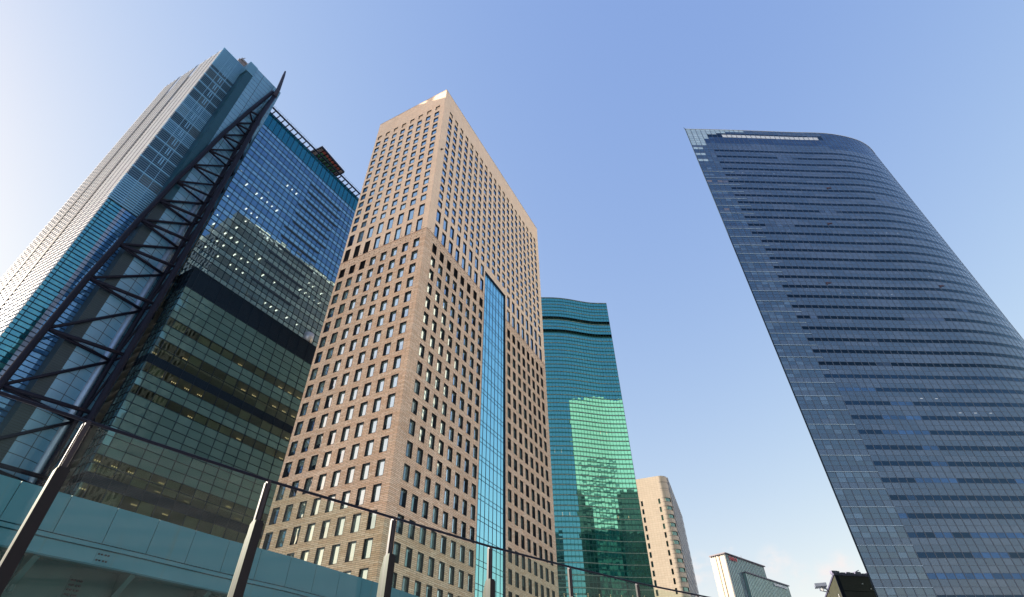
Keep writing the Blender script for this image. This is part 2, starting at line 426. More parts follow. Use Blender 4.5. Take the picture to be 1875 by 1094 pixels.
    tag(bo.build('drain_nozzle', paint('nozzle', (0.12, 0.07, 0.05), 0.6), root), kind='stuff')
    return root
terracotta()

# ------------------------------------------------------------------ glass tower with steel truss
def truss_tower():
    A = (-97.02, 79.39); d = az(30); n = az(120)
    F = frame(A, d, n)
    ds = az(-63.6); FS = frame(A, ds, az(-153.6))
    root = thing('glass_tower', (-92, 90, 0), 'blue glass office tower with a dark exposed steel lattice and lower glazed wing', 'tower')
    fin = paint('pale_metal_fins', (0.14, 0.33, 0.50), 0.35, 0.2, 0.05)
    # --- side face: bright horizontal fins in three strips
    sb = MB(); strips = [(0.0, 12.1, 0.0), (13.7, 21.3, 0.0), (22.9, 30.5, 0.0)]
    for (a, b, o) in strips:
        sb.face([FS(a, 0, o), FS(a, 192, o), FS(b, 192, o), FS(b, 0, o)], [(a, 0), (a, 192), (b, 192), (b, 0)])
    for (a, b) in ((12.1, 13.7), (21.3, 22.9)): sb.face([FS(a, 0, .34), FS(a, 191.6, .34), FS(b, 191.6, .34), FS(b, 0, .34)], None, 1)
    sb.face([FS(30.5, 0, 0), FS(30.5, 192, 0), FS(30.5, 192, -24), FS(30.5, 0, -24)])
    side = sb.build('side_wall', [glass('side_glass', (0.75, 0.88, 1.0), 0.3, (0.10, 0.13, 0.16), tilt=0.004, warp=0.004), M['mullion_dark']], root)
    sf = MB(); vj = MB()
    z = 0.5; k = 0
    while z < 192:
        for (a, b, o) in strips:
            sf.box(FS, a + .02, b - .02, o, o + .22, z, z + .46)
        z += 1.36; k += 1
    for (a, b, o) in strips:
        for x in [a + (b - a) * q / 4 for q in range(1, 4)]: vj.box(FS, x - .12, x + .12, o + .22, o + .26, 0, 192)
    tag(sf.build('fins', M['white_metal'], root), 'bright white horizontal metal fins on the sunlit side')
    vj.build('joint_strips', M['mullion_dark'], side)
    # --- louvred front, s 0..8
    fr = MB()
    gl_up = glass('louvred_front_glass', (0.45, 0.72, 0.95), 0.28, (0.02, 0.035, 0.06), (0.10, 0.12, 0.12), 0.28, tilt=0.02, warp=0.01)
    gl_lo = glass('atrium_glass', (0.25, 0.68, 0.86), 0.34, (0.008, 0.075, 0.115), (0.03, 0.14, 0.17), 0.3, tilt=0.05, warp=0.05, wscale=0.9)
    gl_sky = glass('plain_blue_glass', (0.40, 0.68, 1.0), 0.22, (0.030, 0.110, 0.27), (0.05, 0.15, 0.31), 0.4, tilt=0.003, warp=0.004)
    lav = paint('pale_panel', (0.20, 0.27, 0.40), 0.25, 0.3)
    fl_h = 4.5; bays = [0, 2.65, 5.3, 8.3]
    z = 192.0; j = 0
    while z > 115:
        z2 = z - fl_h
        for k in range(3):
            fr.face([F(bays[k], z2), F(bays[k + 1], z2), F(bays[k + 1], z), F(bays[k], z)],
                    [(k + .02, j + .02), (k + .98, j + .02), (k + .98, j + .98), (k + .02, j + .98)], 0)
        z = z2; j += 1
    zl = z
    while z > 0:
        z2 = z - 1.12
        if z2 < 0: z2 = 0
        for k, (a, b, mi) in enumerate(((0, .8, 1), (.8, 1.6, 1), (1.6, 2.4, 1), (2.4, 3.4, 1), (3.4, 4.3, 2), (4.3, 6.1, 3), (6.1, 8.3, 3))):
            fr.face([F(a, z2), F(b, z2), F(b, z), F(a, z)], [(20 + k + .02, j + .02), (20 + k + .98, j + .02), (20 + k + .98, j + .98), (20 + k + .02, j + .98)], mi)
        z = z2; j += 1
        if z <= 0: break
    front = fr.build('front_wall', [gl_up, gl_lo, lav, gl_sky], root)
    lv = MB(); lvd = {}
    z = 191.8
    while z > zl:
        ph = ((192 - z) % fl_h)
        dense = z > 180.5 or 121 > z
        flo = int((192 - z) / fl_h)
        if ph < .6: lv.box(F, -.35, 7.9, 0.02, .30, z - .34, z)
        elif dense: lv.box(F, -.35, 7.9, 0.02, .30, z - .34, z)
        else:
            (lv if flo in (7, 8, 10) else lvd.setdefault(flo, MB())).box(F, -.35, 7.9, 0.02, .24, z - .2, z)
        z -= .75
    for x in (5.3, 2.65): lv.box(F, x - .06, x + .06, .33, .4, zl, 192)
    # open louvre gaps: short vertical spacers on each floor
    z = 187.2
    while z > 130:
        for x in (3.9, 4.5):
            lv.box(F, x - .12, x + .12, .23, .3, z - 3.4, z - .6)
        z -= fl_h
    lv.build('louvres', fin, root)
    nvm = paint('navy_louvre', (0.05, 0.12, 0.19), .4)
    for q_ in lvd.values(): q_.build('louvre_bank', nvm, root)
    lo = MB(); z = zl
    while z > 2:
        lo.box(F, -.02, 8.0, .01, .16, z - .09, z); z -= 1.12
    lo.box(F, .72, .8, .17, .22, 0, zl)
    lo.build('transom_bars', M['mullion_dark'], root)
    tr = MB(); tr.box(F, .6, .74, .17, .3, 0, zl)
    # mid brackets (dark floor beams reaching to the lattice)
    # --- recessed flank strip and curved pale wall of the lift core
    gst = MB()
    gst.box(F, 8.05, 10.4, -.5, 4.0, 0, 186.2)
    strip_low = tiles('perforated_grey_metal', (0.016, 0.032, 0.045), (0.02, 0.037, 0.05), (0.008, 0.016, 0.022), 40, 0.5, 0.05, 0.45, 0.4, 0.06)
    gst.build('flank_strip', strip_low, root)
    gt = MB(); gt.box(F, 8.0, 10.42, -.45, 4.03, 118, 186.3); gt.build('teal_flank', tiles('teal_flank_panel', (0.004, 0.040, 0.068), (0.006, 0.046, 0.075), (0.002, 0.02, 0.03), 2.7, 2.15, .03, .3, .2, .05, off=0), root)
    tp = MB(); tp.box(F, 7.75, 10.38, -6, 3.97, 186.3, 191.6); tp.box(F, 10.4, 20.7, -6, 3.9, 191.3, 191.62)
    tpo = tp.build('crown_block', paint('teal_crown_panel', (0.05, 0.13, 0.18), .3), root)
    ls = MB(); z = 191.5
    while z > 186.3:
        ls.box(F, 7.72, 10.4, 3.97, 4.25, z - .3, z); ls.box(F, 7.45, 7.75, -2, 4.25, z - .3, z); z -= .64
    ls.build('crown_louvres', fin, root)
    cwm = MB(); NS, NZ = 14, 40
    def oo(s_, z_):
        c = max(0, min(1, (178 - z_) / 40)); c = c * c * (3 - 2 * c)
        t = (s_ - 10.4) / 10.3
        return 4.0 - c * (3.3 * (t ** 1.7)) if t > 0 else 4.0
    for i in range(NS):
        for jz in range(NZ):
            s0, s1 = 10.4 + 10.3 * i / NS, 10.4 + 10.3 * (i + 1) / NS
            z0, z1 = 191.3 * jz / NZ, 191.3 * (jz + 1) / NZ
            cwm.face([F(s0, z0, oo(s0, z0)), F(s1, z0, oo(s1, z0)), F(s1, z1, oo(s1, z1)), F(s0, z1, oo(s0, z1))], [(s0, z0), (s1, z0), (s1, z1), (s0, z1)])
    cwm.face([F(20.7, 0, .7), F(20.7, 0, -6), F(20.7, 191.3, -6), F(20.7, 191.3, 3.9)])
    N = tiles('pale_blue_panel', (0.075, 0.20, 0.33), (0.09, 0.22, 0.355), (0.01, 0.025, 0.045), 4.4, 2.15, 0.07, 0.22, 0.3, 0.05, off=0, gloss=0.6)
    cwm.build('curved_wall', N, root, smooth=True)
    pp = MB(); pp.tube([F(16.2, 0, 3.0), F(16.2, 128, 3.0)], .62, 18)
    pp.build('riser_pipe', paint('pale_pipe', (0.22, 0.32, 0.46), 0.3, 0.4), root, smooth=True)
    # --- roof: crane on top and parapet
    rf = MB(); cr_ = MB()
    q = [F(0, 190, 0), F(20.7, 190, 0), F(20.7, 190, -24), FS(30.5, 190, -1.6)]
    rf.face(q); rf.face([F(20.7, 0, -6), F(20.7, 0, -24), F(20.7, 191, -24), F(20.7, 191, -6)])
    rf.face([F(20.7, 0, -24), FS(30.5, 0, -24), FS(30.5, 191, -24), F(20.7, 191, -24)])
    rf.build('roof', M['concrete'], root)
    cr_.box(F, 5.2, 9.8, -3.2, -.6, 190, 195.2); cr_.box(F, 5.6, 8.6, -3.4, -.4, 195.2, 195.8)
    for (x, o) in ((5.7, -.8), (8.4, -.8)): cr_.tube([F(x, 195.6, o), F(x + .8, 197.2, o + .5)], .12, 6); cr_.tube([F(x, 195.6, -3), F(x, 196.9, -3)], .1, 6)
    cr_.tube([F(5.7, 196.8, -.8), F(9, 196.4, -.8)], .1, 6)
    cr_.build('maintenance_crane', paint('crane_paint', (0.13, 0.12, 0.13), 0.6, 0, .3, 2), root)
    # --- exposed lattice
    lat = bpy.data.objects.new('lattice_truss', None)
    m = MB()
    L = [(17.5, 184.6), (14.75, 169), (13.15, 159.2), (11.75, 150.6), (10.65, 141.5), (9.55, 132.7), (8.35, 124), (7.55, 115.2), (6.6, 106.8), (5.9, 97.6), (4.9, 86.2), (4.1, 72.1), (3.5, 59), (2.9, 46.5), (2.2, 30), (1.5, 12)]
    Rr = [(18.6, 184.6), (17.95, 169), (18.05, 160), (18.05, 152.1), (18.15, 143.5), (18.1, 135.1), (18.1, 126.4), (18.45, 117.7), (18.4, 109), (18.5, 99.8), (18.5, 87.9), (18.4, 73.6), (18.35, 59.9), (18.3, 46.5), (18.3, 30), (18.3, 12)]
    Bb = [None, (17.9, 167.3), (17.9, 160.1), (17.6, 151.2), (17.7, 143), (17.7, 133.7), (17.7, 125.2), (17.7, 116.5), (17.8, 107.4), (17.9, 98.2), (17.7, 86.8), (17.4, 72.6), (17.3, 58.5), (17.3, 45.5), (17.3, 29), (17.3, 12)]
    OL, OR, OB = 5.0, 6.5, 3.6
    PL = [F(a, b, OL + (1.3 if i == 0 else 0)) for i, (a, b) in enumerate(L)]
    PR = [F(a, b, OR) for a, b in Rr]
    PB = [F(a, b, OB) if (a, b) else None for a, b in [(x or (0, 0)) for x in Bb]]; PB[0] = F(18.2, 180, 6)
    sp = bpy.data.objects
    m.tube(PL, .62, 16)
    truss = m.build('lattice_truss', M['steel_dark'], root, smooth=True)
    m = MB(); m.tube(PR, .68, 16); m.build('front_chord', M['steel_dark'], truss, smooth=True)
    m = MB(); m.tube(PB, .5, 12); m.build('rear_chord', M['steel_dark'], truss, smooth=True)
    for i in range(1, len(PL)):
        rr = .40 if i > 6 else .33
        for a, b, r_ in ((PL[i], PR[i], rr), (PL[i], PB[i], rr * .85), (PL[i], PB[i - 1], rr * .8)):
            if i == 1 and b is PB[0]: continue
            if (a - b).length < 1: continue
            m = MB(); m.tube([a, b], r_, 12); m.build('brace', M['steel_dark'], truss, smooth=True)
        m = MB(); m.tube([PB[i], PR[i]], .3, 10)
        m.tube([PB[i], PR[i - 1]], .24, 8)
        m.build('tie', M['steel_dark'], truss, smooth=True)
        # bracket fixing the lattice to the floors behind
        m = MB(); m.bar(PL[i], F(L[i][0] + 1.2, L[i][1] + 1.0, 0.2), .5, .9); m.bar(PR[i], F(20.9, Rr[i][1], 1.4), .5, 1.2)
        m.build('bracket', M['steel_dark'], truss)
    m = MB(); m.tube([F(18.55, 183, 6.6), F(18.45, 187.5, 6.9), F(17.75, 196, 7.0), F(17.5, 199, 7.0)], .85, 12, r2=.28)
    m.build('mast', paint('mast_paint', (0.03, 0.035, 0.06), 0.45), root, smooth=True)
    # --- upper wing, s 22 .. 72
    W0, W1 = 21.9, 74.0
    wg = bpy.data.objects
    sp_m = glass('spandrel_glass', (0.40, 0.70, 0.92), 0.40, (0.05, 0.12, 0.165), (0.07, 0.15, 0.195), 0.5, tilt=0.02, warp=0.01, tv=0.12)
    vs_m = glass('vision_glass', (0.28, 0.54, 0.85), 0.38, (0, 0, 0), tilt=0.02, warp=0.012, trans=(0.42, 0.56, 0.60))
    tl_m = glass('teal_parapet_glass', (0.10, 0.45, 0.62), 0.26, (0.003, 0.045, 0.085), (0.005, 0.055, 0.098), 0.4, tilt=0.01, warp=0.01, tv=0.1)
    wv = MB(); wm = MB(); slab = MB(); bld = MB()
    nb = 26; bw = (W1 - W0) / nb
    lines = [(183.6, 175.9, 'p')]
    z = 175.9
    while z > 96:
        lines.append((z, z - 1.82, 's')); lines.append((z - 1.82, z - 4.4, 'v')); z -= 4.4
    for j, (zt, zb, kd) in enumerate(lines):
        for k in range(nb):
            a, b = W0 + k * bw, W0 + (k + 1) * bw
            mi = {'p': 2, 's': 0, 'v': 1}[kd]
            wv.face([F(a, zb), F(b, zb), F(b, zt), F(a, zt)], [(50 + k + .02, j + .02), (50 + k + .98, j + .02), (50 + k + .98, j + .98), (50 + k + .02, j + .98)], mi)
        if kd != 'p':
            wm.box(F, W0, W1, .01, .13, zt - .05, zt + .05)
        if kd == 's':
            slab.box(F, W0 + .1, W1, -14, -.25, zb + .02, zt - .1)
        if kd == 'v':
            rng = random.Random(j)
            k = 0
            while k < nb:
                ln = rng.randint(2, 6)
                if rng.random() < .30:
                    for q in range(k, min(nb, k + ln)):
                        a, b = W0 + q * bw + .06, W0 + (q + 1) * bw - .06
                        zz = zb + (zt - zb) * rng.choice((0, 0, .3, .5))
                        bld.face([F(a, zz, -.35), F(b, zz, -.35), F(b, zt, -.35), F(a, zt, -.35)])
                k += ln
    slab.box(F, W0 + .1, W1, -14.4, -14.05, 90, 183)
    for k in range(1, 9): slab.box(F, W0 + k * 6.15, W0 + k * 6.15 + .7, -2.0, -1.3, 96, 175)
    for k in range(nb + 1): wm.box(F, W0 + k * bw - .04, W0 + k * bw + .04, .02, .16, 96, 183.6)
    wing = wv.build('wing_wall', [sp_m, vs_m, tl_m], root)
    wm.build('mullions', M['mullion_dark'], wing)
    slab.build('floor_slabs', M['ceiling'], wing)
    bld.build('window_blinds', paint('roller_blind', (0.35, 0.45, 0.46), 0.8), wing)
    # deep horizontal sunshades, lower right of the wing
    sh = MB()
    for q in range(13):
        zt = 175.9 - 4.4 * (q + 1) - 1.82
        a = 46.0 - q * .55 + (q % 3) * .8
        sh.box(F, a, a + 15, .02, .22, zt - .8, zt - .15)
    sh.build('sunshades', paint('sunshade_metal', (0.03, 0.05, 0.075), 0.4), wing)
    # ceiling lamps
    n_ = 0
    rng = random.Random(5)
    rows = [(5, 23, 34), (8, 23, 36), (9, 22.5, 42), (10, 23, 30), (11, 23, 46), (12, 24, 50), (13, 24, 40), (14, 40, 66), (10, 58, 66), (11, 56, 66), (3, 34, 44), (6, 26, 40)]
    for (q, a, b) in rows:
        zc = 175.9 - 4.4 * q - 1.82 - .02
        x = a + .6
        while x < b:
            if n_ < 100 and rng.random() < .72:
                m = MB(); oo_ = -.55 - rng.random() * .5; ln = rng.choice((.5, .9, 1.2))
                m.box(F, x, x + .28, oo_ - ln, oo_, zc - .12, zc - .02)
                m.build('ceiling_lamp', M['lamp'], wing); n_ += 1
            x += 2.05
    # roof frame along the top
    rfm = MB()
    for o, zt in ((1.5, 184.9), (-.4, 184.2)): rfm.box(F, W0 - 1.2, W1, o - .18, o + .18, zt - .3, zt + .3)
    k = 0; x = W0 - 1
    while x < W1:
        rfm.box(F, x - .14, x + .14, -.2, 1.4, 183.9, 184.5); rfm.bar(F(x, 183.7, 0), F(x, 184.7, 1.4), .18); x += 2.05
    rfm.box(F, W0, W1, -14, -.6, 183.7, 183.9)
    for k in range(26): p = F(W0 + k * 2.0, 185.2, 1.5); rfm.tube([p, p + Vector((0, 0, 1.1))], .035, 5)
    rfm.tube([F(W0, 186.3, 1.5), F(W1, 186.3, 1.5)], .035, 5)
    rfm.build('roof_frame', M['steel_dark'], root)
    # --- helipad platform
    h = MB(); HP = [Vector((-74.1, 117.3, 190)), Vector((-68.5, 129.1, 190))]
    hd = (HP[1] - HP[0]).normalized(); hn = Vector((-hd.y, hd.x, 0)); HL = (HP[1] - HP[0]).length
    FH = frame((HP[0].x, HP[0].y), hd, -hn)
    hm = MB()
    hm.box(FH, 0, HL, -12, 0, 190.5, 190.7)
    pad = hm.build('helipad', paint('pad_underside', (0.32, 0.30, 0.31), 0.7, 0, .3, 1), root)
    g = MB(); g.box(FH, 1.6, HL - 1.6, -11, -1.7, 190.42, 190.48); g.build('green_field', paint('green_paint', (0.03, 0.20, 0.11), 0.6), pad)
    g = MB(); g.box(FH, 1.4, HL - 1.6, -1.65, -.5, 190.40, 190.46); g.build('red_stripe', paint('red_paint', (0.42, 0.12, 0.10), 0.6), pad)
    g = MB()
    for k in range(9):
        x = HL * k / 8; g.box(FH, x - .12, x + .12, -12, 0, 189.85, 190.38)
    g.box(FH, -.2, HL + .2, -.02, .25, 189.8, 190.75); g.box(FH, -.25, 0, -12, 0, 189.8, 190.72); g.box(FH, HL, HL + .25, -12, 0, 189.8, 190.72)
    for (x, o) in ((2, -9), (HL - 2, -9), (2, -4), (HL - 2, -4)): g.box(FH, x - .2, x + .2, o - .2, o + .2, 184, 189.85)
    g.build('platform_frame', M['steel_dark'], pad)
    g = MB()
    for k in range(8): p = FH(HL * k / 7, 190.7, 0.1); g.tube([p, p + Vector((0, 0, .8))], .03, 5)
    g.tube([FH(0, 191.5, .1), FH(HL, 191.5, .1)], .03, 5); g.build('guard_rail', M['alu'], pad)
    # --- lower block, s 22 .. 70, offset 7
    OB_ = 7.0; B0, B1 = 22.0, 70.0
    blk = MB(); bm = MB(); bs = MB(); bl2 = MB()
    lp = glass('pale_green_panel', (0.40, 0.80, 0.92), 0.15, (0.040, 0.090, 0.100), (0.05, 0.105, 0.115), 0.5, tilt=0.03, warp=0.05, wscale=0.5, rough=0.05, tv=0.12)
    lvn = glass('lower_vision_glass', (0.5, 0.78, 0.85), 0.10, (0, 0, 0), tilt=0.012, warp=0.012, trans=(0.28, 0.33, 0.27))
    dm = tiles('dark_ribbed_metal', (0.007, 0.020, 0.038), (0.009, 0.024, 0.042), (0.003, 0.006, 0.012), 30, 0.28, 0.07, 0.6, 0.5, 0.05, gloss=.06)
    seq = [(102.5, 96.3, 'd')]
    z = 96.3
    def add(n_, kd, h_):
        nonlocal z
        for _ in range(n_): seq.append((z, z - h_, kd)); z -= h_
    add(5, 'p', 1.93); add(1, 'v', 2.2); add(2, 'p', 1.85); add(2, 'v', 2.2); seq.append((z, z - 2.1, 'd')); z -= 2.1
    add(1, 'v', 2.3); add(2, 'p', 1.7); add(1, 'v', 2.0); add(7, 'p', 1.93); add(2, 'v', 1.75); seq.append((z, z - 2.0, 'd')); z -= 2.0
    add(1, 'v', 3.4); add(2, 'p', 2.0); add(1, 'v', 3.4); add(12, 'p', 2.4)
    bw2 = 3.3
    for j, (zt, zb, kd) in enumerate(seq):
        k = 0; a = B0
        while a < B1:
            b = a + (1.5 if k == 0 else bw2)
            mi = {'p': 0, 'v': 1, 'd': 2}[kd]
            uv = [(200 + k + .02, j + .02), (200 + k + .98, j + .02), (200 + k + .98, j + .98), (200 + k + .02, j + .98)] if kd != 'd' else [(a, zb), (b, zb), (b, zt), (a, zt)]
            blk.face([F(a, zb, OB_), F(b, zb, OB_), F(b, zt, OB_), F(a, zt, OB_)], uv, mi)
            if kd == 'v':
                rng = random.Random(j * 100 + k)
                if rng.random() < .3:
                    q = rng.random() * .5
                    bl2.face([F(a + .1, zb + q, OB_ - .4), F(b - .1, zb + q, OB_ - .4), F(b - .1, zt, OB_ - .4), F(a + .1, zt, OB_ - .4)])
            a = b; k += 1
        for q in range(3):     # left flank, glass continuing round the corner
            o0, o1 = OB_ - q * 1.6, OB_ - (q + 1) * 1.6
            blk.face([F(B0, zb, o0), F(B0, zb, o1), F(B0, zt, o1), F(B0, zt, o0)],
                     [(300 + q + .02, j + .02), (300 + q + .98, j + .02), (300 + q + .98, j + .98), (300 + q + .02, j + .98)], 0 if kd != 'd' else 2)
        if kd != 'd': bm.box(F, B0 - .07, B1, OB_ + .01, OB_ + .12, zt - .05, zt + .05); bm.box(F, B0 - .12, B0 - .01, OB_ - 4.8, OB_ + .0, zt - .05, zt + .05)
        if kd == 'v':
            bs.box(F, B0 + .2, B1, OB_ - 13, OB_ - .3, zt + .03, zt + .4); bs.box(F, B0 + .2, B1, OB_ - 13, OB_ - .3, zb - .4, zb - .03)
    a = B0; k = 0
    while a < B1 + .1:
        bm.box(F, a - .045, a + .045, OB_ + .02, OB_ + .15, 20, 102.5); a += 1.5 if k == 0 else bw2; k += 1
    for q in range(1, 4): bm.box(F, B0 - .14, B0 - .02, OB_ - q * 1.6 - .04, OB_ - q * 1.6 + .04, 20, 102.5)
    bs.box(F, B0 + .2, B1, OB_ - 13.3, OB_ - 13.05, 0, 102)
    base = blk.build('lower_block', [lp, lvn, dm], root)
    bm.build('mullions', M['mullion_dark'], base)
    bs.build('floor_slabs', M['ceiling'], base)
    bl2.build('window_blinds', paint('pale_blind', (0.40, 0.44, 0.36), 0.8), base)
    cap = MB(); cap.box(F, B0 - .2, B1, OB_ - 6.9, OB_ + .15, 102.55, 102.75); cap.box(F, B0 - .2, B1, OB_ - 1.2, OB_ - .9, 103.2, 103.4); cap.box(F, B0, B1, OB_ - 2.4, OB_ - 2.0, 103.6, 104.2)
    cap.build('parapet_rail', M['mullion_dark'], base)
    tk = MB(); tk.tube([F(60.2, 103.4, OB_ - 1.6), F(60.2, 106.6, OB_ - 1.6)], 1.5, 20); tk.build('roof_tank', paint('galvanised', (0.42, 0.46, 0.48), 0.4, .5), base, smooth=True)
    # lamps in the lower block
    n_ = 0
    vis = [(zt, zb) for (zt, zb, kd) in seq if kd == 'v']
    rng = random.Random(11)
    for (zt, zb) in vis:
        x = B0 + 1.2
        big = zt < 47.5
        while x < B1 - 6:
            if n_ < 96 and rng.random() < (.8 if big else .33):
                m = MB()
                if big: m.box(F, x, x + .55, OB_ - 3.6, OB_ - 2.9, zt - .12, zt - .02); m.build('ceiling_lamp', M['lamp'], base)
                else:
                    for q in range(3): m.box(F, x + q * .45, x + q * .45 + .16, OB_ - 2.4, OB_ - 2.2, zt - .5, zt - .3)
                    m.build('ceiling_lamp', M['lamp_warm'], base)
                n_ += 1
            x += 3.3 if not big else 1.65
    return root
truss_tower()

# ------------------------------------------------------------------ curved curtain walls (shared)
def resample(pts, step):
    pts = [Vector((p[0], p[1], 0)) for p in pts]
    # Catmull-Rom then even spacing
    fine = []
    for i in range(len(pts) - 1):
        p0 = pts[max(i - 1, 0)]; p1 = pts[i]; p2 = pts[i + 1]; p3 = pts[min(i + 2, len(pts) - 1)]
        for k in range(12):
            t = k / 12
            fine.append(0.5 * ((2 * p1) + (p2 - p0) * t + (2 * p0 - 5 * p1 + 4 * p2 - p3) * t * t + (-p0 + 3 * p1 - 3 * p2 + p3) * t ** 3))
    fine.append(pts[-1])
    L = [0]
    for a, b in zip(fine, fine[1:]): L.append(L[-1] + (b - a).length)
    n = max(1, round(L[-1] / step)); res = []
    j = 0
    for k in range(n + 1):
        t = L[-1] * k / n
        while j < len(L) - 2 and L[j + 1] < t: j += 1
        u = (t - L[j]) / max(1e-9, L[j + 1] - L[j]); res.append(fine[j].lerp(fine[j + 1], u))
    return res
def normals(res, flip=1):
    out_ = []
    for i in range(len(res)):
        t = (res[min(i + 1, len(res) - 1)] - res[max(i - 1, 0)]).normalized(); out_.append(Vector((t.y, -t.x, 0)) * flip)
    return out_
def V3(p, z): return Vector((p.x, p.y, z))

def curtain(res, rows, mb, U0=0, off=0.0):
    """rows: (ztop, zbottom, material index or f(k))"""
    nn = normals(res)
    for j, (zt, zb, mi) in enumerate(rows):
        for k in range(len(res) - 1):
            m_ = mi(k, j) if callable(mi) else mi
            a = res[k] + nn[k] * off; b = res[k + 1] + nn[k + 1] * off
            mb.face([V3(a, zb), V3(b, zb), V3(b, zt), V3(a, zt)], [(U0 + k + .02, j + .02), (U0 + k + .98, j + .02), (U0 + k + .98, j + .98), (U0 + k + .02, j + .98)], m_)
def vbars(res, mb, z0, z1, w, o0, o1, every=1):
    nn = normals(res)
    for k in range(0, len(res), every):
        p = res[k]; n_ = nn[k]; t = Vector((-n_.y, n_.x, 0))
        def F(s_, z_, o_=0): q = p + t * s_ + n_ * o_; return Vector((q.x, q.y, z_))
        mb.box(F, -w / 2, w / 2, o0, o1, z0, z1)
def hbars(res, mb, zs, h, o0, o1, mi=0):
    nn = normals(res)
    for z in zs:
        for k in range(len(res) - 1):
            a0, a1 = res[k] + nn[k] * o0, res[k] + nn[k] * o1; b0, b1 = res[k + 1] + nn[k + 1] * o0, res[k + 1] + nn[k + 1] * o1
            mb.face([V3(a1, z - h / 2), V3(b1, z - h / 2), V3(b1, z + h / 2), V3(a1, z + h / 2)], None, mi)
            mb.face([V3(a0, z - h / 2), V3(b0, z - h / 2), V3(b1, z - h / 2), V3(a1, z - h / 2)], None, mi)
            mb.face([V3(a1, z + h / 2), V3(b1, z + h / 2), V3(b0, z + h / 2), V3(a0, z + h / 2)], None, mi)

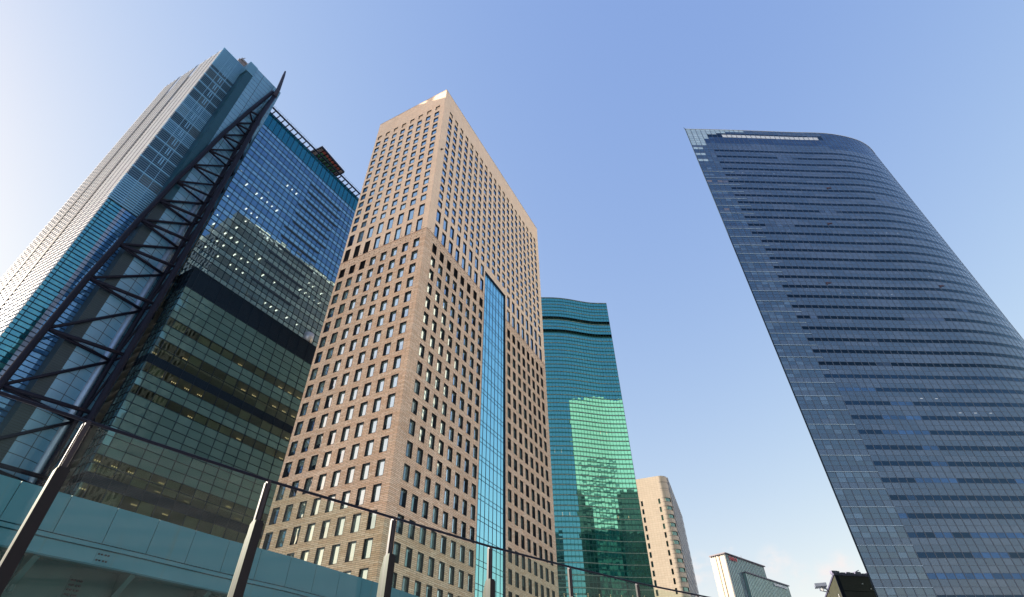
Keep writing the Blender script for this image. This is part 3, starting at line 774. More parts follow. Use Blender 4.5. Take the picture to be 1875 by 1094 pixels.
# ------------------------------------------------------------------ dark blue curved tower, right
def blade_tower():
    root = thing('skyscraper', (115, 150, 0), 'dark slate blue glass skyscraper with a razor sharp left corner and rounded right side', 'skyscraper')
    pl = [(76.1, 125.3), (92, 125.9), (108, 126.7), (123, 127.5), (135, 128.0), (143, 129.0), (150.8, 130.8), (157.5, 133.4), (163.3, 137.2), (168, 142), (171.5, 148.5), (173, 157), (171, 167)]
    res = resample(pl, 2.12)
    ZT = 213
    sp = glass('slate_spandrel', (0.62, 0.76, 0.95), 0.13, (0.036, 0.068, 0.118), (0.062, 0.094, 0.146), 0.45, tilt=0.006, warp=0.012, wscale=0.08, rough=0.05, run=0.12, tv=0.05)
    vi = glass('slate_vision', (0.35, 0.60, 0.9), 0.03, (0.0005, 0.004, 0.012), (0.075, 0.120, 0.205), 0.10, tilt=0.012, warp=0.012, run=0.09, tv=0.3)
    co = glass('clear_corner_glass', (0.62, 0.80, 1.0), 0.17, (0.014, 0.036, 0.070), (0.060, 0.105, 0.160), 0.38, tilt=0.02, warp=0.02, run=0.5, tv=0.3)
    pa = glass('sunlit_parapet_glass', (0.8, 0.95, 1.0), 0.20, (0.38, 0.50, 0.53), (0.42, 0.54, 0.57), 0.5, tilt=0.01, warp=0.01, tv=0.05)  # pale tone paints the sunlit top-left corner into the panes
    wh = paint('white_screen_panel', (0.62, 0.66, 0.68), 0.5)
    nb_ = glass('deep_blue_glass', (0.40, 0.58, 0.85), 0.16, (0.006, 0.016, 0.040), (0.02, 0.045, 0.09), .4, tilt=.015, warp=.02, run=.2)
    vl_ = glass('slate_vision_blinds', (0.40, 0.64, 0.95), 0.06, (0.003, 0.018, 0.050), (0.055, 0.125, 0.260), .36, tilt=.012, warp=.012, run=.13, tv=.3)
    ob = glass('warm_lit_vision', (0.5, 0.7, 1.0), 0.16, (0.20, 0.16, 0.11), (0.02, 0.04, 0.07), 0.5, tilt=0.02, warp=0.02, run=.6, tv=.4)
    rows = []
    def top_m(k, j): return 3 if k < 9 - j * 1.6 else (4 if 6 < k < 27 and j == 3 else 5)
    z = ZT
    for j in range(8):
        h = (1.4, 1.2, 1.0, 2.1, 1.5, 1.5, 1.6, 1.8)[j]
        rows.append((z, z - h, (lambda q: (lambda k, jj: 3 if k < (12, 8, 6, 4, 4, 3, 3, 3)[q] else (4 if (6 < k < 27 and q == 3) else (7 if k > 27 or q in (4, 5, 6) else (1 if q in (2, 3) else 0)))))(j))); z -= h
    # storeys: 2 spandrel rows + vision
    fl = 0
    while z > 2:
        h1, h2, h3 = 1.48, 1.52, 1.22
        c = 3.0 + min(3.2, (210 - z) / 60)
        def ms(k, j, c=c, fl=fl): return 3 if (k < 2 and fl < 3) else (2 if k < c - .5 else 0)
        def mv(k, j, c=c, fl=fl, z2_=z):
            if k < c: return 6 if 3 < fl < 12 and k < 4 and fl % 2 else 2
            return 8 if z2_ < 95 else 1
        z2_ = z
        rows.append((z, z - h1, 0)); z -= h1
        rows.append((z, z - h2, ms)); z -= h2
        rows.append((z, z - h3, mv)); z -= h3
        fl += 1
    mb = MB(); curtain(res, rows, mb)
    fac = mb.build('facade', [sp, vi, co, pa, wh, sp, ob, nb_, vl_], root)
    mu = MB(); vbars(res, mu, 0, ZT, .20, .0, .035)
    hbars(res, mu, [r[0] for r in rows], .07, 0, .03)
    mu.build('mullions', paint('slate_mullion', (0.070, 0.092, 0.130), 0.35, .3), fac)
    # ledges with light strips at the sharp corner
    shelf_m = paint('pale_shelf', (0.36, 0.48, 0.56), 0.4)
    for i in range(20, len(rows), 3):
        lg = MB(); hbars(res[:7], lg, [rows[i][1] - .12], .14, .10, .16)
        lg.build('corner_light_shelf', shelf_m, fac)
    # ceiling lamps showing through
    rng = random.Random(3); n_ = 0
    nn = normals(res)
    for i in range(6, len(rows), 3):
        zt, zb = rows[i][0], rows[i][1]
        if rng.random() < .16 and 20 < zt < 190 and n_ < 90:
            k = rng.randint(5, 30); ln = rng.randint(2, 5)
            for q in range(ln):
                kk = k + q * 2
                if kk < len(res) - 1:
                    p = res[kk].lerp(res[kk + 1], .5) + nn[kk] * .03; t = (res[kk + 1] - res[kk]).normalized()
                    def F(s_, z_, o_=0): c = p + t * s_ + nn[kk] * o_; return Vector((c.x, c.y, z_))
                    m = MB(); m.box(F, -.35 if zt < 90 else -.12, .35 if zt < 90 else .12, -.01, .02, zt - .55, zt - .45); m.build('ceiling_lamp', M['lamp_dim'], fac); n_ += 1
    # red-rimmed rescue hatches
    hatch_m = paint('hatch_paint', (0.10, 0.07, 0.09), .5)
    for (k, i) in ((22, 27), (39, 27), (12, 63), (30, 63), (18, 42), (41, 45), (33, 99), (45, 99)):
        if k < 34 and i < len(rows):
            p = res[k].lerp(res[k + 1], .5); t = (res[k + 1] - res[k]).normalized(); zt = rows[i][0]
            def F(s_, z_, o_=0): c = p + t * s_ + nn[k] * o_; return Vector((c.x, c.y, z_))
            m = MB(); m.box(F, -.8, .8, .02, .3, zt - .5, zt - .2); m.box(F, -.8, -.5, .02, .28, zt - 1.1, zt - .5); m.build('hatch_frame', hatch_m, fac)
    # edge fin on the sharp corner, roof, pale rear side
    e = MB(); p = res[0]
    Fe = frame((p.x, p.y), Vector((1, 0, 0)), Vector((0, -1, 0)))
    e.box(Fe, -.12, .02, -.3, .12, 0, ZT + .5); e.tube([Fe(-.1, ZT, -.2), Fe(-.3, ZT + 1.8, -.2)], .09, 6)
    e.build('corner_fin', M['mullion_dark'], root)
    cp = MB(); hbars(res, cp, [ZT + .12], .24, -.4, .16); cp.build('coping', M['alu'], root)
    back = [(171, 167), (160, 178), (146, 184), (76.1, 125.35)]
    rb = []
    for a, b in zip(back, back[1:]):
        a = Vector((a[0], a[1], 0)); b = Vector((b[0], b[1], 0)); n_s = max(1, round((b - a).length / 3.2))
        rb += [a.lerp(b, k / n_s) for k in range(n_s)]
    rb.append(Vector((76.1, 125.35, 0)))
    bk = MB()
    rowsb = []; z = ZT; j = 0
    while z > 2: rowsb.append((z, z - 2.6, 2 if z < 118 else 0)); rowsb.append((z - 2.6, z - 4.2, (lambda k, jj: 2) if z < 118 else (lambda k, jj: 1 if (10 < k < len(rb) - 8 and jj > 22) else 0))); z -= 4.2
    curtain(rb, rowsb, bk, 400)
    bk.build('rear_facade', [paint('pale_rear_panel', (0.55, 0.52, 0.38), .5), paint('rear_band', (0.16, 0.18, 0.14), .5), glass('rear_shade_glass', (.7, .8, .8), .08, (0.01, 0.03, 0.03), (0.05, 0.09, 0.07), .4)], root)  # dark low glass stands in for shade on the lower rear storeys
    rf = MB(); rf.face([V3(q, ZT - 2) for q in res] + [V3(q, ZT - 2) for q in rb[1:-1]]); rf.build('roof', M['concrete'], root)
blade_tower()

# ------------------------------------------------------------------ green S-curved tower
def green_tower():
    root = thing('glass_tower', (20, 255, 0), 'emerald green mirror glass tower with a gently waving roofline behind the terracotta tower', 'tower')
    pl = [(-34, 244), (-18, 240.5), (0, 238.4), (17.5, 237.9), (27, 238.4), (34, 239.8), (41, 241.8), (48, 243.4), (57.1, 243.9)]
    res = resample(pl, 1.62)
    ZT = 215
    g1 = glass('green_mirror_glass', (0.19, 0.60, 0.62), 0.60, (0.000, 0.030, 0.028), (0.004, 0.055, 0.048), 0.4, tilt=0.010, warp=0.020, wscale=0.14, tv=0.3)
    g2 = glass('green_spandrel', (0.20, 0.55, 0.52), 0.30, (0.006, 0.06, 0.06), (0.01, 0.08, 0.07), 0.5, tilt=0.02, warp=0.03, wscale=0.2, tv=0.2)
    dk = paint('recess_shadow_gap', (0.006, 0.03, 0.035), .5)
    rows = []; z = ZT
    while z > 2:
        if abs(z - 201.2) < 1.2 or abs(z - 192) < 1.0:
            rows.append((z, z - 2.35, 2)); z -= 2.35; continue
        rows.append((z, z - .55, 1)); z -= .55
        rows.append((z, z - 1.80, 0)); z -= 1.80
    mb = MB()
    main = [r for r in rows if r[2] != 2]; gap = [r for r in rows if r[2] == 2]
    curtain(res, main, mb, 500); fac = mb.build('facade', [g1, g2], root)
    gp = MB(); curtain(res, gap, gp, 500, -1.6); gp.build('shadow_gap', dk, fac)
    mu = MB(); vbars(res, mu, 0, ZT, .09, 0, .10); hbars(res, mu, [r[0] for r in main], .10, 0, .08)
    mu.build('mullions', paint('green_mullion', (0.03, 0.10, 0.10), 0.4), fac)
    # pale floor-edge bars every second line
    hb = MB(); hbars(res, hb, [r[0] - .28 for i, r in enumerate(main) if i % 4 == 0], .12, .09, .13); hb.build('floor_edge_bars', paint('pale_bar', (0.35, 0.45, 0.40), .4), fac)
    rng = random.Random(9); nn = normals(res); n_ = 0
    for (z_, ks) in ((51.5, range(44, 56, 2)), (56.2, range(33, 55, 3)), (46.8, range(35, 54, 3)), (42, range(36, 56, 2)), (88, (34, 36, 50, 53)), (117.5, (33, 35)), (129, (48, 50))):
        for k in ks:
            if k >= len(res) - 1: continue
            p = res[k] + nn[k] * .02; t = (res[k + 1] - res[k]).normalized()
            def F(s_, zz, o_=0): c = p + t * s_ + nn[k] * o_; return Vector((c.x, c.y, zz))
            m = MB()
            for q in range(3): m.box(F, .5, .68, 0, .03, z_ + q * .55, z_ + q * .55 + .18)
            m.build('ceiling_lamp', M['lamp_warm'], fac); n_ += 1
    cp = MB(); hbars(res, cp, [ZT + .1], .3, -.6, .12); cp.build('coping', M['mullion_dark'], root)
    sd_ = MB(); a = Vector((57.1, 243.9, 0)); b = Vector((61, 268, 0)); c = Vector((-30, 276, 0)); d_ = Vector((-34, 244, 0))
    for p, q in ((a, b), (b, c), (c, d_)):
        sd_.face([V3(p, 0), V3(q, 0), V3(q, ZT), V3(p, ZT)], [(700.02, .02), (700.98, .02), (700.98, .98), (700.02, .98)])
    sd_.build('side_wall', g2, root)
    rf = MB(); rf.face([V3(q, ZT - 1.5) for q in res] + [V3(b, ZT - 1.5), V3(c, ZT - 1.5)]); rf.build('roof', M['concrete'], root)
green_tower()

# ------------------------------------------------------------------ tan tower with rounded corner
def tan_tower():
    T = (69.1, 292.8); d = az(112); n = az(202)
    F = frame(T, d, n); ZT = 125.8
    root = thing('apartment_tower', (78, 300, 0), 'pale tan stone tower with a rounded corner of stacked window bays beside the green tower', 'tower')
    st = tiles('tan_stone', (0.45, 0.375, 0.295), (0.49, 0.41, 0.325), (0.30, 0.23, 0.17), 1.5, 1.08, 0.03, 0.6, 0.2, 0.10, off=0)
    dw = glass('dark_slot_glass', (0.6, 0.75, 0.8), 0.2, (0.015, 0.02, 0.018), tilt=0.02, warp=0.01)
    gw = glass('bay_glass', (0.5, 0.75, 0.72), 0.25, (0.02, 0.06, 0.05), (0.06, 0.12, 0.1), .4, tilt=0.03, warp=0.01)
    wl = MB(); s0, s1 = -12.0, 11.9
    cols_ = [(-8.6, -7.6), (0.3, 1.35), (9.75, 10.75)]
    z = ZT; wn_ = []
    tops = [113.4 - 4.36 * k for k in range(25)]
    prev = ZT
    def q_(a, b, z0, z1): wl.face([F(a, z0), F(b, z0), F(b, z1), F(a, z1)], [(a, z0), (b, z0), (b, z1), (a, z1)])
    for t in tops:
        q_(s0, s1, t, prev); x = s0
        for a, b in cols_:
            q_(x, a, t - 2.7, t); x = b; wn_.append((a, b, t - 2.7, t))
        q_(x, s1, t - 2.7, t); prev = t - 2.7
    q_(s0, s1, 0, prev)
    wl.build('wall', st, root)
    for i, (a, b, z0, z1) in enumerate(wn_):
        m = MB()
        for (p, q) in (((a, z0), (a, z1)), ((a, z1), (b, z1)), ((b, z1), (b, z0)), ((b, z0), (a, z0))):
            m.face([F(*p, .02), F(*q, .02), F(*q, -.5), F(*p, -.5)], None, 1)
        m.face([F(a, z0, -.45), F(b, z0, -.45), F(b, z1, -.45), F(a, z1, -.45)], [(800 + i + .1, .1), (800 + i + .9, .1), (800 + i + .9, .9), (800 + i + .1, .9)], 0)
        m.build('window', [dw, M['bronze']], root)
    # rounded corner: radius 3.4
    Rr = 4.3; cs, co_ = 11.9, -Rr
    arc = []
    for k in range(13):
        t = math.pi / 2 * k / 12 * 1.02
        arc.append((cs + Rr * math.sin(t), co_ + Rr * math.cos(t)))
    def ring(mb, z0, z1, off, mi=0, k0=0, k1=12):
        for k in range(k0, k1):
            t0 = math.pi / 2 * k / 12 * 1.02; t1 = math.pi / 2 * (k + 1) / 12 * 1.02
            r_ = Rr + off
            p = [(cs + r_ * math.sin(t), co_ + r_ * math.cos(t)) for t in (t0, t1)]
            u = [cs + Rr * t0, cs + Rr * t1]
            mb.face([F(p[0][0], z0, p[0][1]), F(p[1][0], z0, p[1][1]), F(p[1][0], z1, p[1][1]), F(p[0][0], z1, p[0][1])], [(u[0], z0), (u[1], z0), (u[1], z1), (u[0], z1)], mi)
    cm = MB(); cg = MB(); cl = MB()
    lt = tiles('bay_stone', (0.50, 0.42, 0.34), (0.52, 0.44, 0.36), (0.25, 0.2, 0.17), 30, 4.36, 0.08, 0.5, 0.2, 0.06, off=0)
    ring(cm, 114.2, ZT, 0)
    for zz in (122.4, 118.8): ring(cl, zz - .12, zz + .12, .05)
    prev = 114.2
    for t in tops:
        t2 = t + .2
        if prev > t2: ring(cm, t2, prev, 0)
        ring(cm, t2 - 1.9, t2, 0, 0, 0, 3); ring(cm, t2 - 1.9, t2, 0, 0, 10, 12)
        ring(cg, t2 - 1.9, t2, -.35, 0, 3, 10)
        ring(cl, t2 - 2.2, t2 - 2.05, .06); ring(cl, t2 + .1, t2 + .22, .05)
        prev = t2 - 1.9
    ring(cm, 0, prev, 0)
    cor = cm.build('rounded_corner', lt, root, smooth=False)
    cg.build('bay_windows', gw, cor); cl.build('ledges', paint('ledge', (0.2, 0.17, 0.15), .6), cor)
    # ribbed side facade going back
    e = F(cs + Rr, 0, co_); d2 = az(20); n2 = az(110); G = frame((e.x, e.y), d2, n2)
    sd_ = MB(); x = 0.0
    sd_.face([G(0, 0), G(68, 0), G(68, ZT), G(0, ZT)], [(0, 0), (68, 0), (68, ZT), (0, ZT)]); sdo = sd_.build('side_wall', glass('side_band_glass', (0.6, 0.7, 0.85), .3, (0.06, 0.07, 0.09), tilt=.01), root)
    rb = MB(); z = ZT
    while z > 3: rb.box(G, 0, 68, 0, .5, z - 1.5, z); z -= 4.36
    for k in range(0, 69, 4): rb.box(G, k - .15, k + .15, .5, .62, 0, ZT)
    rb.build('spandrel_bands', M['white_metal'], sdo)
    rf = MB(); rf.face([F(s0, ZT - 1), F(11.9, ZT - 1), G(0, ZT - 1), G(68, ZT - 1), G(68, ZT - 1, -28), F(s0, ZT - 1, -20)]); rf.build('roof', M['concrete'], root)
    bk = MB(); bk.face([F(s0, 0), F(s0, 0, -70), F(s0, ZT, -70), F(s0, ZT)]); bk.face([G(68, 0), G(68, 0, -28), G(68, ZT, -28), G(68, ZT)]); bk.build('rear_wall', st, root)
tan_tower()

# ------------------------------------------------------------------ white / green hotel block, far
def hotel():
    W = (144.8, 392.3); dR = az(47.6); nR = az(137.6); dL = az(-42.4); nL = az(-132.4)
    FR = frame(W, dR, nR); FL = frame(W, dL, nL)
    root = thing('hotel_block', (158, 402, 0), 'distant hotel block with cream end wall and vertical ribs, small red letters near its top', 'building')
    gm = glass('hotel_glass', (0.5, 0.75, 0.8), .22, (0.14, 0.23, 0.22), (0.20, 0.30, 0.30), .5, tilt=.03, warp=.01)
    cream = paint('cream_panel', (0.34, 0.315, 0.25), .6, 0, .05)
    wl = MB(); ZT = 112.6
    z = ZT; rows = []
    while z > 2: rows.append((z, z - 3.4)); z -= 3.4
    for j, (a, b) in enumerate(rows):
        for k in range(24):
            x0, x1 = k * 53.5 / 24, (k + 1) * 53.5 / 24
            wl.face([FR(x0, b), FR(x1, b), FR(x1, a), FR(x0, a)], [(1000 + k + .02, j + .02), (1000 + k + .98, j + .02), (1000 + k + .98, j + .98), (1000 + k + .02, j + .98)])
    wf = wl.build('glazed_wall', gm, root)
    rb = MB()
    for k in range(25): x = k * 53.5 / 24; rb.box(FR, x - .3, x + .3, 0, .22, 0, ZT)
    rb.build('ribs', paint('rib_metal', (0.16, 0.16, 0.20), .5), wf)
    ew = MB()
    for (a, b, o) in ((0.3, 3.9, .3), (4.7, 6.6, .5), (7.2, 10.9, .3)): ew.box(FL, a, b, -.6, o, 0, ZT - .6)
    ew.build('end_wall', cream, root)
    gw = MB(); gw.box(FL, 0, 11, -1.2, -.62, 0, ZT - .5)
    for x in (1.9, 9.1): gw.box(FL, x - .35, x + .35, .32, .36, 0, ZT - .7)
    gw.build('stair_glazing', paint('pale_green_strip', (0.26, 0.33, 0.30), .4), root)
    ta = MB(); ta.box(FL, 4.0, 4.65, -.6, .1, 0, ZT - .7); ta.build('tan_stripe', paint('tan_stripe', (0.34, 0.25, 0.16), .6), root)
    rf = MB(); rf.box(frame((FL(11.6, 0).x, FL(11.6, 0).y), -dL, nL), 0, 12.4, -10, 1.0, ZT, ZT + .7); rf.box(FR, .8, 54.6, -11, 1.2, ZT, ZT + .6)
    for k in range(7): rf.box(FL, .6 + k * 1.6, .8 + k * 1.6, -.4, .95, ZT - .8, ZT)
    rf.tube([FR(23, ZT + .6, 0), FR(23, ZT + 2.6, 0)], .12, 6)
    rf.build('roof_slab', paint('roof_brown', (0.11, 0.09, 0.11), .6), root)
    bk = MB(); bk.box(frame((FL(11, 0).x, FL(11, 0).y), dR, nR), 0, 53.5, -.5, 0, 0, ZT); bk.box(FR, 53.0, 53.5, -11, -.1, 0, ZT); bk.build('rear_wall', M['concrete'], root)
    # lower front slab
    L2 = frame((FR(18.4, 0, 2.2).x, FR(18.4, 0, 2.2).y), dR, nR); Z2 = 103.0
    w2 = MB(); z = Z2; j = 0
    while z > 2:
        for k in range(28):
            x0, x1 = k * 62.0 / 28, (k + 1) * 62.0 / 28
            w2.face([L2(x0, z - 3.4), L2(x1, z - 3.4), L2(x1, z), L2(x0, z)], [(1100 + k + .02, j + .02), (1100 + k + .98, j + .02), (1100 + k + .98, j + .98), (1100 + k + .02, j + .98)])
        z -= 3.4; j += 1
    w2.face([L2(0, 0), L2(0, 0, -2.3), L2(0, Z2, -2.3), L2(0, Z2)]); w2.face([L2(62, 0), L2(62, 0, -12), L2(62, Z2, -12), L2(62, Z2)])
    f2 = w2.build('lower_glazed_wall', gm, root)
    r2 = MB()
    for k in range(29): x = k * 62.0 / 28; r2.box(L2, x - .25, x + .25, 0, .2, 0, Z2)
    r2.build('ribs', paint('rib_metal_pale', (0.17, 0.18, 0.20), .5), f2)
    c2 = MB(); c2.box(L2, -.6, 63, -9, 1.0, Z2, Z2 + .6); c2.build('lower_roof_slab', paint('roof_brown2', (0.10, 0.10, 0.13), .6), root)
    # lettering: too far to read, only letter-sized strokes show
    def letters(Fm, x0, x1, z1, h, cnt, mat, name, seed):
        rng = random.Random(seed); m = MB(); wd = (x1 - x0) / cnt; t = h * .17
        for k in range(cnt):
            a = x0 + k * wd + wd * .08; b = x0 + (k + 1) * wd - wd * .12
            st_ = rng.sample(['l', 'r', 't', 'm', 'b', 'd'], 4)
            if 'l' not in st_: st_[0] = 'l'
            if 'l' in st_: m.box(Fm, a, a + t, .7, .85, z1 - h, z1)
            if 'r' in st_: m.box(Fm, b - t, b, .7, .852, z1 - h, z1)
            if 't' in st_: m.box(Fm, a + t, b - t, .7, .848, z1 - t, z1)
            if 'm' in st_: m.box(Fm, a + t, b - t, .7, .846, z1 - h / 2 - t / 2, z1 - h / 2 + t / 2)
            if 'b' in st_: m.box(Fm, a + t, b - t, .7, .844, z1 - h, z1 - h + t)
            if 'd' in st_: m.bar(Fm(a + t, z1 - t, .77), Fm(b - t, z1 - h + t, .77), t, t)
        return m.build(name, mat, root)
    letters(FR, 3.2, 14.2, 111.6, 2.5, 4, paint('red_letter', (0.45, 0.05, 0.07), .5), 'red_lettering', 4)
    letters(L2, 38.5, 58.5, 101.9, 1.6, 13, paint('white_letter', (0.7, 0.7, 0.72), .5), 'white_lettering', 8)
hotel()

# ------------------------------------------------------------------ dark flat-roofed building, lower right
def dark_block():
    K = (96.87, 176.85); d = az(78); n = az(168); d2 = az(20); n2 = az(-70)
    F = frame(K, d, n); G = frame(K, d2, n2); ZT = 49.0
    root = thing('office_block', (106, 190, 0), 'low charcoal clad building with cluttered roof edge peeking out left of the blue skyscraper', 'building')
    cm = tiles('charcoal_cladding', (0.030, 0.031, 0.033), (0.038, 0.039, 0.040), (0.008, 0.008, 0.009), 14, 4.9, 0.14, 0.6, 0.4, 0.3, off=0, gloss=.15)
    ol = tiles('shaded_olive_cladding', (0.030, 0.032, 0.022), (0.036, 0.038, 0.026), (0.012, 0.012, 0.01), 3, 4.9, 0.05, 0.6, 0.2, 0.2, off=0, gloss=.1)  # olive cladding darkened, the side's shade is put into its colour
    w_ = MB(); w_.face([F(0, 0), F(34, 0), F(34, ZT), F(0, ZT)], [(0, -.75), (34, -.75), (34, ZT - .75), (0, ZT - .75)])
    w_.build('front_wall', cm, root)
    c = MB(); c.box(F, -.02, 1.3, .0, .15, 0, ZT); c.build('corner_pilaster', M['steel_dark'], root)
    l = MB(); l.face([G(0, 0), G(48, 0), G(48, ZT), G(0, ZT)], [(0, 0), (48, 0), (48, ZT), (0, ZT)]); l.build('side_wall', ol, root)
    p = MB(); p.box(F, -.3, 34, -.5, .3, ZT, ZT + .5); p.box(G, .2, 48, -.5, .25, ZT, ZT + .52); p.build('parapet', paint('parapet', (0.06, 0.06, 0.10), .6, 0, .2), root)
    rng = random.Random(2); cl = MB(); x = -.2
    while x < 30:
        w2 = rng.uniform(.5, 2.0); cl.box(F, x, x + w2, -1.2, -.2, ZT + .5, ZT + .5 + rng.uniform(.3, .9)); x += w2 + rng.uniform(.05, .6)
    cl.tube([F(9.0, ZT + .5, -.5), F(9.0, ZT + 1.7, -.5)], .15, 6); cl.tube([F(8.7, ZT + 1.5, -.5), F(9.8, ZT + 1.9, -.5)], .12, 6)
    tag(cl.build('roof_equipment', paint('equipment', (0.10, 0.10, 0.17), .5, 0, .4, 2), root), kind='stuff')
    q = [F(0, 0), F(34, 0), F(34, 0) + d2 * 46, G(48, 0)]
    rf = MB(); rf.face([Vector((v.x, v.y, ZT - .1)) for v in q])
    for a_, b_ in ((1, 2), (2, 3)): rf.face([q[a_], q[b_], Vector((q[b_].x, q[b_].y, ZT)), Vector((q[a_].x, q[a_].y, ZT))])
    rf.build('roof', M['concrete'], root)
    for (x, z) in ((8.6, 46.9), (10.9, 45.6), (12.0, 45.8)):
        m = MB(); m.tube([F(x, z, .02), F(x, z, .35)], .16, 8); m.build('wall_lamp', M['white_metal'], root)
    g = MB(); g.box(G, 21, 24.5, .02, 3.6, 50.4, 51.4); g.bar(G(22, 49.4, .1), G(22, 50.4, 2.0), .3, .4); g.bar(G(21.5, 50.4, 2.6), G(21.5, 49.2, 2.4), .3, .3); g.bar(G(22, 48.6, .1), G(22, 49.4, 2.6), .25, .25)
    go = g.build('gantry_arm', paint('gantry', (0.17, 0.20, 0.27), .4, .2), root)
    h = MB(); h.tube([G(21.4, 49.7, 2.0), G(21.2, 49.2, 1.5)], .5, 12, r2=.3); h.build('floodlight', M['alu'], go)
    pw = MB(); pw.tube([G(1.5, 44.2, .5), G(.2, 41.0, .9)], .09, 6); pw.build('antenna', M['white_metal'], root)
dark_block()

# ------------------------------------------------------------------ office tower behind the viewer (seen in reflections)
def rear_towers():
    for (x0, y0, w_, dp, h, lab, a) in ((14, -120, 52, 40, 176, 'plain dark glass office slab standing behind the viewer', 4),):
        root = thing('offscreen_slab', (x0 + w_ / 2, y0 + dp / 2, 0), lab, 'tower')
        F = frame((x0, y0 + dp), az(90 + a), az(a)); m = MB()
        gm = glass('slab_glass', (0.7, 0.8, 0.9), .15, (0.03, 0.05, 0.05), (0.10, 0.12, 0.10), .4, tilt=.02)
        for k in range(round(w_ / 3)):
            z = h; j = 0
            while z > 2: m.face([F(k * 3, z - 2.6), F(k * 3 + 3, z - 2.6), F(k * 3 + 3, z), F(k * 3, z)], [(k + .1, j + .1), (k + .9, j + .1), (k + .9, j + .9), (k + .1, j + .9)]); z -= 4.2; j += 1
        gz_ = m.build('window_bands', gm, root)
        b = MB(); b.box(F, 0, round(w_ / 3) * 3, -dp, -.1, 0, h + 1)
        z = h
        while z > 4: b.box(F, 0, round(w_ / 3) * 3, -.1, .12, z - 4.2, z - 2.6); z -= 4.2
        b.build('wall', M['concrete'], root)
rear_towers()

def bounce_slabs():  # added off-camera blocks that bounce sunlight onto the shaded facades
    st = paint('bounce_render', (0.46, 0.465, 0.48), .7, 0, .06)
    for (x, y, w_, dp, h, lab) in ((150, -95, 70, 30, 96, 'wide pale block added unseen to the right behind the viewer to bounce sunlight'), (118, -190, 80, 30, 120, 'tall pale block added unseen farther back behind the viewer to bounce sunlight')):
        root = thing('offscreen_slab', (x, y + w_ / 2, 0), lab, 'building')
        F = frame((x, y), Vector((0, 1, 0)), Vector((-1, 0, 0))); m = MB(); m.box(F, 0, w_, -dp, 0, 0, h); m.build('wall', st, root)
        g = MB(); z = h - 3; j = 0
        while z > 4:
            for k in range(int(w_ / 4)): g.face([F(k * 4, z - 1.5, .03), F(k * 4 + 4, z - 1.5, .03), F(k * 4 + 4, z, .03), F(k * 4, z, .03)], [(k + .1, j + .1), (k + .9, j + .1), (k + .9, j + .9), (k + .1, j + .9)])
            z -= 4; j += 1
        g.build('windows', paint('slab_window_band', (0.30, 0.31, 0.33), .4), root)
bounce_slabs()

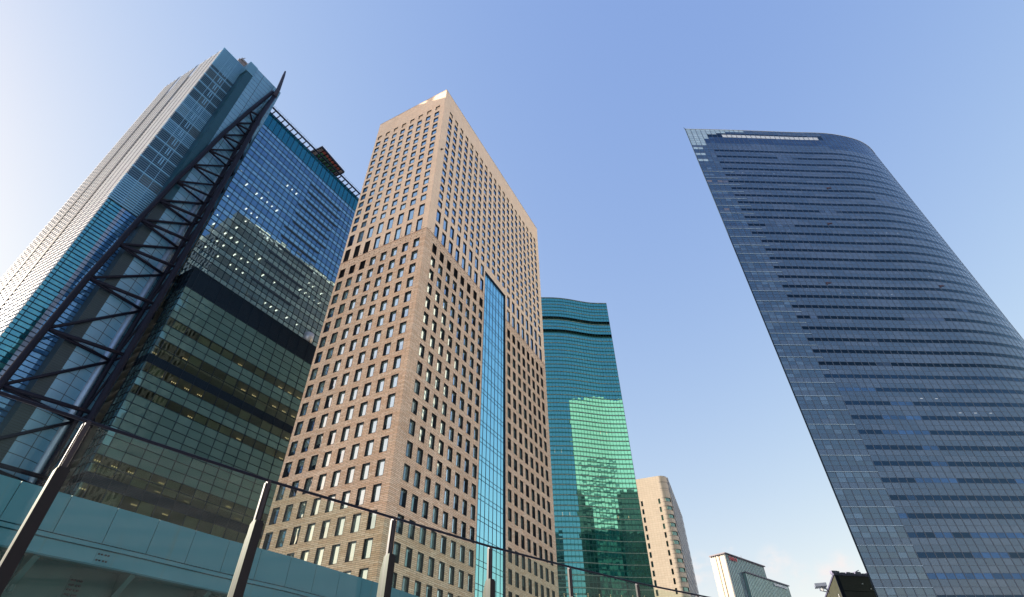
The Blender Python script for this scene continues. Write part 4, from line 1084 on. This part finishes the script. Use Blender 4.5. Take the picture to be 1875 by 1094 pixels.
# ------------------------------------------------------------------ elevated guideway
def guideway():
    k = 8.0 / 6.0
    base = [(-22.5, 2.5), (-19.2, 8.5), (-16.2, 11.2), (-14.22, 14.09), (-13.44, 15.4), (-11.94, 17.59), (-10.4, 20.1), (-8.73, 22.46), (-7.86, 24.01), (-6.3, 26.6), (-4.75, 29.64), (-3.3, 33.2), (-2.2, 37), (-1.2, 42)]
    base = [(-20.5, 3.0), (-17.6, 8.0), (-15.6, 11.6)] + base[3:]
    pts = [(x * k, y * k) for x, y in base]
    res = resample(pts, 1.75)
    nn = normals(res)
    zt, z1, z2, z3 = 16.6, 15.17, 14.98, 14.45
    root = thing('elevated_guideway', (res[len(res) // 2].x, res[len(res) // 2].y, 0), 'teal painted steel guideway curving past behind the glass railing', 'guideway')
    tm = NT('teal_paint')
    pos = tm.n('ShaderNodeNewGeometry').outputs['Position']
    nz = tm.n('ShaderNodeTexNoise', {'Vector': pos, 'Scale': 0.5, 'Detail': 7}).outputs['Fac']
    mp_ = tm.n('ShaderNodeMapping', {0: pos, 'Scale': (3.0, 3.0, 0.15)}).outputs[0]
    st = tm.n('ShaderNodeTexNoise', {'Vector': mp_, 'Scale': 1.4, 'Detail': 4}).outputs['Fac']
    c = tm.mix(nz, (0.028, 0.130, 0.190, 1), (0.042, 0.160, 0.225, 1))
    c = tm.mix(tm.ramp(st, .62, .8, 0, .35), c, (0.08, 0.10, 0.06, 1))
    b = tm.n('ShaderNodeBsdfPrincipled', {'Base Color': c, 'Roughness': .55, 'Specular IOR Level': .3}); tm.t.links.new(b.outputs[0], tm.out.inputs[0])
    teal = tm.m
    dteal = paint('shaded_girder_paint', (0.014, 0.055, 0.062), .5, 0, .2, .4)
    # parapet panels: one per joint
    def sweep(mb, prof, k0, k1, gap=0.0):
        """prof: closed list of (offset, z)"""
        for kk in range(k0, k1):
            a, b_ = res[kk], res[kk + 1]; na, nb_ = nn[kk], nn[kk + 1]; t = (b_ - a).normalized()
            P0 = [V3(a + na * o + t * gap, z) for o, z in prof]; P1 = [V3(b_ + nb_ * o - t * gap, z) for o, z in prof]
            m_ = len(prof)
            for i in range(m_): mb.face([P0[i], P1[i], P1[(i + 1) % m_], P0[(i + 1) % m_]])
            if gap: mb.face(P0[::-1]); mb.face(P1)
    for kk in range(0, len(res) - 1):
        m = MB(); sweep(m, [(0, z1 + .02), (0, zt), (-.12, zt), (-.12, z1 + .02)], kk, kk + 1, .012)
        m.build('parapet_panel', teal, root)
    m = MB(); N_ = len(res) - 1
    sweep(m, [(-.125, z1 + .03), (-.125, zt - .02), (-.2, zt - .02), (-.2, z1 + .03)], 0, N_); m.build('panel_backing', M['mullion_dark'], root); m = MB()
    sweep(m, [(.06, z2 + .02), (.06, z1 - .03), (-.3, z1 - .03), (-.3, z2 + .02)], 0, N_)
    sweep(m, [(.0, z3), (.0, z2 - .02), (-.3, z2 - .02), (-.3, z3)], 0, N_)
    sweep(m, [(-.14, z2 - .1), (-.14, z1 + .1), (-.3, z1 + .1), (-.3, z2 - .1)], 0, N_)
    m.build('edge_beam', teal, root)
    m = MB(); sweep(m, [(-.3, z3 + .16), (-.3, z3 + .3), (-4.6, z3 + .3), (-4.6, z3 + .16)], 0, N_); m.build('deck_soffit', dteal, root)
    m = MB(); sweep(m, [(-1.5, 11.4), (-1.5, z3 + .155), (-4.4, z3 + .155), (-4.4, 11.4)], 0, N_)
    sweep(m, [(-1.3, 11.3), (-1.3, 11.4), (-4.6, 11.4), (-4.6, 11.3)], 0, N_)
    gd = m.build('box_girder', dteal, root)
    for kk in range(1, N_, 2):
        p, n_ = res[kk], nn[kk]; t = Vector((-n_.y, n_.x, 0))
        def F(s_, z_, o_=0, p=p, t=t, n_=n_): q = p + t * s_ + n_ * o_; return Vector((q.x, q.y, z_))
        m = MB(); m.face([F(-.03, z3 + .15, -.32), F(-.03, z3 + .0, -.32), F(-.03, z3 - 1.0, -1.5), F(-.03, z3 + .15, -1.5)])
        m.face([F(.03, z3 + .15, -.32), F(.03, z3 + .0, -.32), F(.03, z3 - 1.0, -1.5), F(.03, z3 + .15, -1.5)])
        m.bar(F(0, z3 - .02, -.32), F(0, z3 - 1.02, -1.5), .22, .04)
        m.tube([F(0, z3 - .9, -1.15), F(0, z3 - 1.15, -1.15)], .1, 8)
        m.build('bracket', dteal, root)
    # bolted splice plates
    bt = MB(); sp_ = MB()
    for kk in (12,):
        if kk >= N_: continue
        p, n_ = res[kk], nn[kk]; t = Vector((-n_.y, n_.x, 0))
        def F(s_, z_, o_=0, p=p, t=t, n_=n_): q = p + t * s_ + n_ * o_; return Vector((q.x, q.y, z_))
        sp_.box(F, -.02, .5, -1.5, -1.47, 11.6, z3 - .2); sp2_ = MB(); sp2_.box(F, -.02, .5, .0, .02, z3 + .03, z2 - .06); sp2_.build('splice_plate', teal, root)
        for a in (.06, .17, .31, .42):
            z = 11.7
            while z < z3 - .25: bt.box(F, a - .035, a + .035, -1.47, -1.40, z - .03, z + .03); z += .17
            for z in (z3 + .14, z3 + .36): bt.box(F, a - .03, a + .03, .02, .07, z - .025, z + .025)
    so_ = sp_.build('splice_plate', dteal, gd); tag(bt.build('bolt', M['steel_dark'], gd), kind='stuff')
    # columns
    for kk in (3, N_ - 4):
        p, n_ = res[kk], nn[kk]; t = Vector((-n_.y, n_.x, 0))
        def F(s_, z_, o_=0, p=p, t=t, n_=n_): q = p + t * s_ + n_ * o_; return Vector((q.x, q.y, z_))
        m = MB(); m.box(F, -.9, .9, -4.2, -1.7, 0, 11.28); m.build('pier', M['concrete'], root)
guideway()

# ------------------------------------------------------------------ glass railing
def railing():
    h = 1.35
    tops = [(-1.66, 1.86), (-1.17, 2.46), (-0.67, 3.0), (-0.16, 3.55), (0.38, 4.05), (0.94, 4.54), (1.52, 4.98), (2.10, 5.42), (2.70, 5.84)]
    tops = [(-2.15, 1.26)] + tops
    P = [Vector((x * h, y * h, 0)) for x, y in tops]
    root = thing('glass_railing', (P[4].x, P[4].y, 7.6), 'tall clear glass railing with slim steel posts on dark tapered bases, in the foreground', 'railing')
    zt = CAM.z + h
    steel = paint('brushed_steel', (0.03, 0.028, 0.036), .4, .3, .05, 3)
    dkp = paint('charcoal_post', (0.012, 0.012, 0.016), .4, .0, .1, 3)
    crm = paint('cream_post_side', (0.05, 0.049, 0.045), .5, .0, .08, 3)
    gl = glass('railing_glass', (0.85, 0.95, 1.0), .012, (0, 0, 0), tilt=0, warp=.002, trans=(0.80, 0.88, 0.80))
    m = MB(); m.tube([V3(p, zt) for p in P], .009, 10); m.build('handrail', M['steel_dark'], root, smooth=True)
    nn = normals(P)
    for i, p in enumerate(P):
        n_ = nn[i]; t = Vector((-n_.y, n_.x, 0))
        def F(s_, z_, o_=0, p=p, t=t, n_=n_): q = p + t * s_ + n_ * o_; return Vector((q.x, q.y, z_))
        zb = zt - .27
        po = MB(); po.box(F, -.011, .011, -.012, .014, zb - .1, zt); post = po.build('post', steel, root)
        a = MB(); a.box(F, -.045, .02, -.03, .02, zb - .05, zt - .03)
        # glass clamp strip beside the post
        a = MB(); a.box(F, .014, .02, -.01, .012, zb - .05, zt - .02); a.box(F, -.02, -.014, -.01, .012, zb - .05, zt - .02); a.build('glass_clamp', dkp, post)
        b = MB(); b.box(F, -.028, .028, -.018, .045, 7.6, zb); b.box(F, -.024, .024, -.014, .04, zb, zb + .012); b.build('post_base', dkp, post)
        c = MB()   # tapered pale cheek behind the dark base
        pr = [(-.03, 7.6), (-.03, zb - .0), (-.04, zb - .02), (-.058, zb - .08), (-.085, 7.6)]
        for s_ in (-.014, .014): c.face([F(s_, z, o) for o, z in pr])
        for q in range(len(pr)):
            (o0, z0), (o1, z1) = pr[q], pr[(q + 1) % len(pr)]
            c.face([F(-.014, z0, o0), F(.014, z0, o0), F(.014, z1, o1), F(-.014, z1, o1)])
        c.build('post_cheek', crm, post)
    for a, b, na, nb_ in zip(P, P[1:], nn, nn[1:]):
        t = (b - a).normalized(); a2 = a + t * .03; b2 = b - t * .03; n_ = Vector((t.y, -t.x, 0)) * .005
        m = MB()
        z0, z1 = 7.7, zt - .02
        m.face([V3(a2 + n_, z0), V3(b2 + n_, z0), V3(b2 + n_, z1), V3(a2 + n_, z1)])
        m.build('glass_panel', gl, root)
railing()
bpy.context.view_layer.update()
